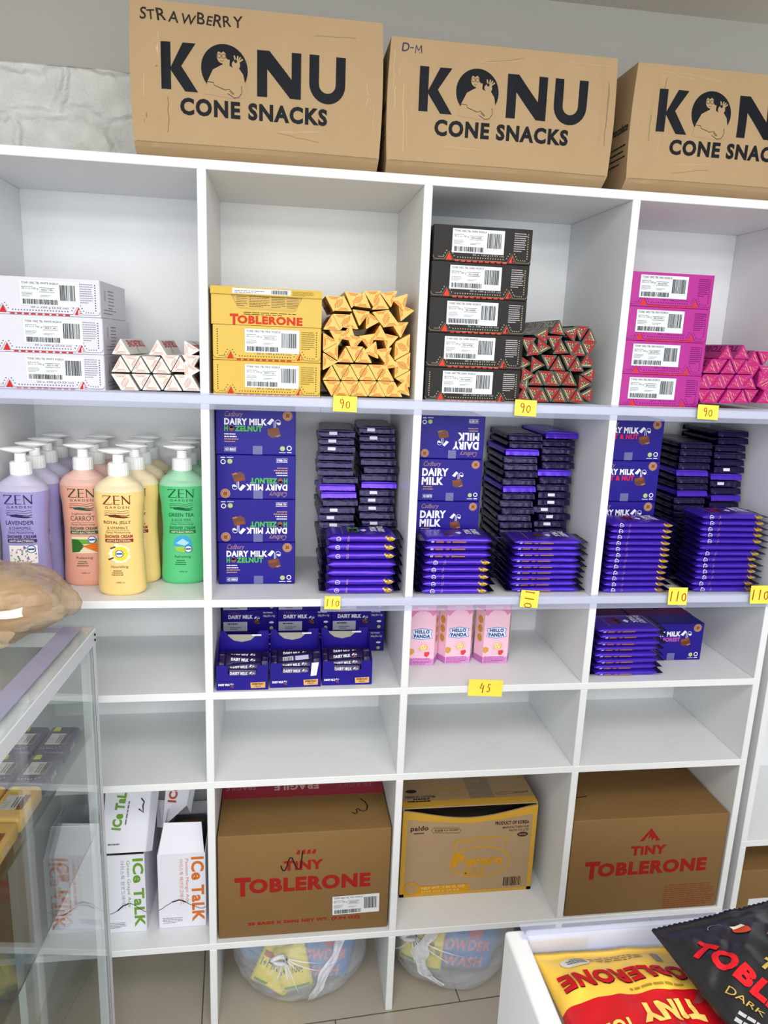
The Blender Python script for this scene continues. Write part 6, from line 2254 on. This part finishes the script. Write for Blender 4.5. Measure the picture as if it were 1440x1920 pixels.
def blob(cx, cy, cz, rx, ry, rz, mat, seed, amp, fan=None, flat=0.0):
    mb = MB()
    rg = []
    nu, nv = 72, 40
    for j in range(nv + 1):
        ph = PI * (0.02 + 0.96 * j / nv)
        row = []
        for i in range(nu):
            a = 2 * PI * i / nu
            dv = Vector((math.sin(ph) * math.cos(a), math.sin(ph) * math.sin(a), -math.cos(ph)))
            k = 1 + amp * noise.noise(dv * 2.0 + Vector((seed, 0, 0))) + amp * 0.5 * abs(noise.noise(dv * 5 + Vector((0, seed, 0))))
            p = Vector((dv.x * rx * k, dv.y * ry * k, dv.z * rz * k))
            if fan:
                q = p - Vector(fan)
                if p.y < 0:
                    p.y += (abs(math.sin(math.atan2(q.z, q.x) * 5.5)) - 0.5) * 0.016 * max(0, 1 - math.hypot(q.x, q.z) / 0.17) * min(1, math.hypot(q.x, q.z) / 0.02)
            row.append((cx + p.x, cy + p.y, max(cz - rz * 0.93, cz + p.z)))
        rg.append(row)
    mb.rings(rg, mat)
    return mb


blob(0, 0, 0.060, 0.124, 0.088, 0.065, BROWN, 5, 0.17, (-0.03, -0.08, 0.0)).build('bag_film', root)
blob(-0.01, 0.004, 0.052, 0.094, 0.070, 0.048, INBAG, 9, 0.12).build('filling', root)
mb = MB()
n = 16
vs, fs = [], []
for i in range(n + 1):
    t = i / n
    wd = 0.0030 + 0.0048 * t
    x, z = -0.022 + 0.098 * t, 0.058 + 0.020 * t + 0.004 * math.sin(t * 5)
    y = -0.094 - 0.006 * math.sin(PI * t)
    vs += [(x, y + 0.003, z + wd), (x, y - 0.003 * math.sin(6 * t) - 0.002, z), (x, y + 0.002, z - wd)]
for i in range(n):
    for k in range(2):
        a = i * 3 + k
        fs.append((a + 1, a, a + 3, a + 4))
mb.add(vs, fs, pm('#e2e0da', 0.4, bump=0.3, name='white tie'), True)
mb.tube([(-0.034, -0.088, 0.050), (-0.024, -0.098, 0.060), (-0.014, -0.094, 0.048)], 0.008, pm('#e2e0da', 0.4, bump=0.3, name='white tie'), 10)
mb.build('tie', root)
mb = MB()
rg = []
for j in range(7):
    t = j / 6
    rr = 0.012 + 0.040 * t
    rg.append([(-0.005 + rr * 1.3 * math.cos(2 * PI * k / 30) * (1 + 0.07 * math.sin(k * 1.9)), -0.092 - 0.012 * t + 0.004 * math.sin(k * 1.25) * t, 0.040 - 0.004 * t + rr * 0.55 * math.sin(2 * PI * k / 30))
               for k in range(30)])
mb.rings(rg, BROWN, cap=False)
mb.build('gathered_mouth', root)
tag(root, 'brown plastic bag tied with a white ribbon, lying on the glass counter', 'bag')

# ================================================================== white bin with sweet bags, lower right
root = empty('dump_bin', (0.386, -0.760, 0))
BZ = 0.92
bw_, bl_ = 0.62, 0.55
th = 0.022
inn = 0.075
for nm, bx in (('side_panel', (0, th, -bl_, 0)), ('side_panel', (bw_ - th, bw_, -bl_, 0)), ('back_panel', (th, bw_ - th, -0.012, 0)), ('front_panel', (th, bw_ - th, -bl_, -bl_ + th))):
    mb = MB()
    mb.box(bx[0], bx[1], bx[2], bx[3], 0.0, BZ, WHITE, 0.004, 2)
    mb.build(nm, root)
mb = MB()
mb.box(th, bw_ - th, -bl_ + th, -0.012, BZ - 0.06, BZ - 0.035, WHITE)
mb.build('bin_floor', root)
mb = MB()
mb.box(0.016, bw_ - 0.002, -0.0150, -0.0135, BZ - 0.030, BZ + 0.005, STRIP)
mb.box(0.016, bw_ - 0.002, -0.0150, -0.0005, BZ + 0.0045, BZ + 0.0060, STRIP)
mb.build('label_strip', root)
mb = MB()
mb.box(0.024, 0.088, -0.0135, -0.0122, BZ - 0.034, BZ - 0.004, pm('#ece6da', 0.6, name='cream card'))
mb.build('card_insert', root)
tag(root, 'white painted bin with a clear strip along its back edge, lower right', 'display bin')


def soft_bag(name, parent_label, C, U, V, w, d, t, colors, deco, seed, gather=0.0):
    """pillow bag: U across, V from the top seam downwards"""
    U, V = Vector(U).normalized(), Vector(V).normalized()
    N = U.cross(V)
    if N.z < 0:
        N = -N
    nx, ny = 48, 64
    C = Vector(C)

    def hgt(u, v):
        a, c = u / (w / 2), v / d
        e = (max(0.0, 1 - abs(a) ** 3.5) ** 0.6) * (min(1.0, max(0.0, (c - 0.04) / 0.22)) ** 0.7) * (min(1.0, max(0.0, (1 - c) / 0.12)) ** 0.6)
        wr = noise.noise((u * 24 + seed, v * 20, seed)) * 0.006 + noise.noise((u * 60, v * 34 + seed, 3)) * 0.003 + 0.006 * abs(noise.noise((u * 26 + v * 34, v * 9, seed)))
        return t * e + wr * (0.35 + 0.65 * e) + 0.004

    def pos(u, v, lift=0.0):
        return C + U * u + V * v + N * (hgt(u, v) + lift)
    mb = MB()
    root = empty(name, tuple(C))
    vs, fs, mats = [], [], []
    for j in range(ny + 1):
        for i in range(nx + 1):
            u, v = (i / nx - 0.5) * w, j / ny * d
            zig = 0.0014 * (i % 2) if j == 0 else 0
            vs.append(pos(u, v - zig))
    M = len(vs)
    for j in range(ny + 1):
        for i in range(nx + 1):
            u, v = (i / nx - 0.5) * w, j / ny * d
            vs.append(C + U * u + V * v + N * min(0.0035, hgt(u, v) - 0.0008) - N * 0.25 * (hgt(u, v) - 0.004))
    for mi, (v0, v1, mat) in enumerate(colors):
        fs = []
        for j in range(ny):
            c = (j + 0.5) / ny
            if not (v0 <= c < v1):
                continue
            for i in range(nx):
                a = j * (nx + 1) + i
                fs.append((a, a + nx + 1, a + nx + 2, a + 1))
                fs.append((M + a, M + a + 1, M + a + nx + 2, M + a + nx + 1))
                if j == 0:
                    fs.append((a, a + 1, M + a + 1, M + a))
                if j == ny - 1:
                    b2 = a + nx + 1
                    fs.append((b2 + 1, b2, M + b2, M + b2 + 1))
                if i == 0:
                    fs.append((a, M + a, M + a + nx + 1, a + nx + 1))
                if i == nx - 1:
                    fs.append((a + 1, a + nx + 2, M + a + nx + 2, M + a + 1))
        mb.add(vs, fs, mat, True)
    fr = Fr(mb, (0, 0, 0), (1, 0, 0), (0, 1, 0), mx=0.006, func=lambda u, v, l: pos(u, v, 0.0009 + 0.0004 * l))
    deco(fr, w, d)
    o = mb.build('bag_film', root, loc=tuple(-C))
    # drop vertices that no face uses
    bm = bmesh.new()
    bm.from_mesh(o.data)
    bmesh.ops.delete(bm, geom=[q for q in bm.verts if not q.link_faces], context='VERTS')
    bmesh.ops.recalc_face_normals(bm, faces=bm.faces)
    bm.to_mesh(o.data)
    bm.free()
    return tag(root, parent_label, 'sweet bag', 'bags of sweets in the bin'), root


BY = pm('#e6bd48', 0.3, bump=0.3, bscale=20, name='yellow bag film')
BR = pm('#b8121c', 0.25, bump=0.35, bscale=18, name='red bag film')
BB = pm('#1b1b1e', 0.30, bump=0.5, bscale=16, name='black bag film')
LRED = ink('#b3141c', 0.35)


def ybag(fr, w, d):
    # the print reads from the far side of the bin
    f = Fr(fr.mb, (0, 0, 0), (1, 0, 0), (0, 1, 0), mx=0.005, func=lambda u, v, l: fr.at(w / 2 - u, v, l))
    f.text('TOBLERONE', 0.010, 0.041, w - 0.018, 0.024, BLACK, 0, bold=0.055)
    f.text('TOBLERONE', 0.0108, 0.0418, w - 0.0182, 0.0228, LRED, 2, bold=0.055)
    f.dashes(0.055, 0.016, 0.065, 0.012, 3, ink('#8a6a20'), 0, 0.4, random.Random(2))
    f.dashes(0.040, 0.071, 0.085, 0.006, 1, ink('#9a7a28'), 0, 0.4, random.Random(3))
    f.text('TiNY', 0.038, 0.088, 0.060, 0.022, ink('#e6c667'), 0, bold=0.06)
    f.circ(w - 0.034, 0.024, 0.015, ink('#c9c9c4'), 0, 20, 0.009)
    f.dashes(w - 0.045, 0.018, 0.022, 0.011, 3, ink('#6a6a70'), 2, 0.5, random.Random(4))
    f.rect(0.034, 0.016, 0.009, 0.014, ink('#8a8a90'), 0)
    f.text('TOB', w - 0.052, 0.103, 0.028, 0.014, ink('#e6c667'), 0, bold=0.06)
    f.poly([(w - 0.020, 0.104), (w - 0.026, 0.118), (w - 0.034, 0.122), (w - 0.044, 0.126), (w - 0.036, 0.132), (w - 0.022, 0.128)], ink('#6e2226'), 0)
    f.poly([(0.020, 0.086), (0.030, 0.080), (0.042, 0.092), (0.036, 0.094), (0.030, 0.090), (0.022, 0.096)], ink('#8a3a3c'), 0)
    f.text('TiNY', 0.045, 0.140, 0.050, 0.014, ink('#b59448'), 0, bold=0.04)


def bbag(fr, w, d):
    f = Fr(fr.mb, (0, 0, 0), (1, 0, 0), (0, 1, 0), mx=0.005, func=lambda u, v, l: fr.at(u - w / 2, -v, l))
    g = f.sub(0.008, -0.040, -1.22)
    g.text('TOBLERONE', 0.0, 0.0, 0.165, 0.025, ink('#c81c24'), 0, bold=0.055)
    g.text('TiNY', 0.050, 0.034, 0.040, 0.018, ink('#b59a4c'), 0, bold=0.05)
    g.text('DARK', 0.045, -0.014, 0.034, 0.006, ink('#b59a4c'), 0)
    g.dashes(0.062, -0.028, 0.05, 0.010, 2, ink('#b0b0b4'), 0, 0.5, random.Random(5))
    f.circ(0.078, -0.034, 0.009, ink('#c8452c'), 0, 16, 0.007)
    f.rect(0.071, -0.031, 0.014, 0.005, ink('#e8dcc0'), 2)
    f.poly([(0.098, -0.045), (0.112, -0.040), (0.128, -0.055), (0.118, -0.066), (0.102, -0.058)], ink('#7a5650'), 0)
    f.ring(0.060, -0.022, 0.008, 0.0007, ink('#8a8a90'), 0, 18, 0.2, 2.8)


soft_bag('sweet_bag', 'yellow and red bag of sweets lying along the side of the white bin', (0.4920, -0.782, 0.902), (1, -0.03, 0), (0.03, -1, 0.03), 0.160, 0.235, 0.022,
         [(0, 0.33, BY), (0.33, 1.01, BR)], ybag, 4)
soft_bag('sweet_bag', 'black bag of sweets with red lettering lying on top of the yellow one', (0.598, -0.795, 0.948), (0.985, 0.17, 0.0), (0.17, -0.985, -0.06), 0.152, 0.235, 0.020,
         [(0, 1.01, BB)], bbag, 9)
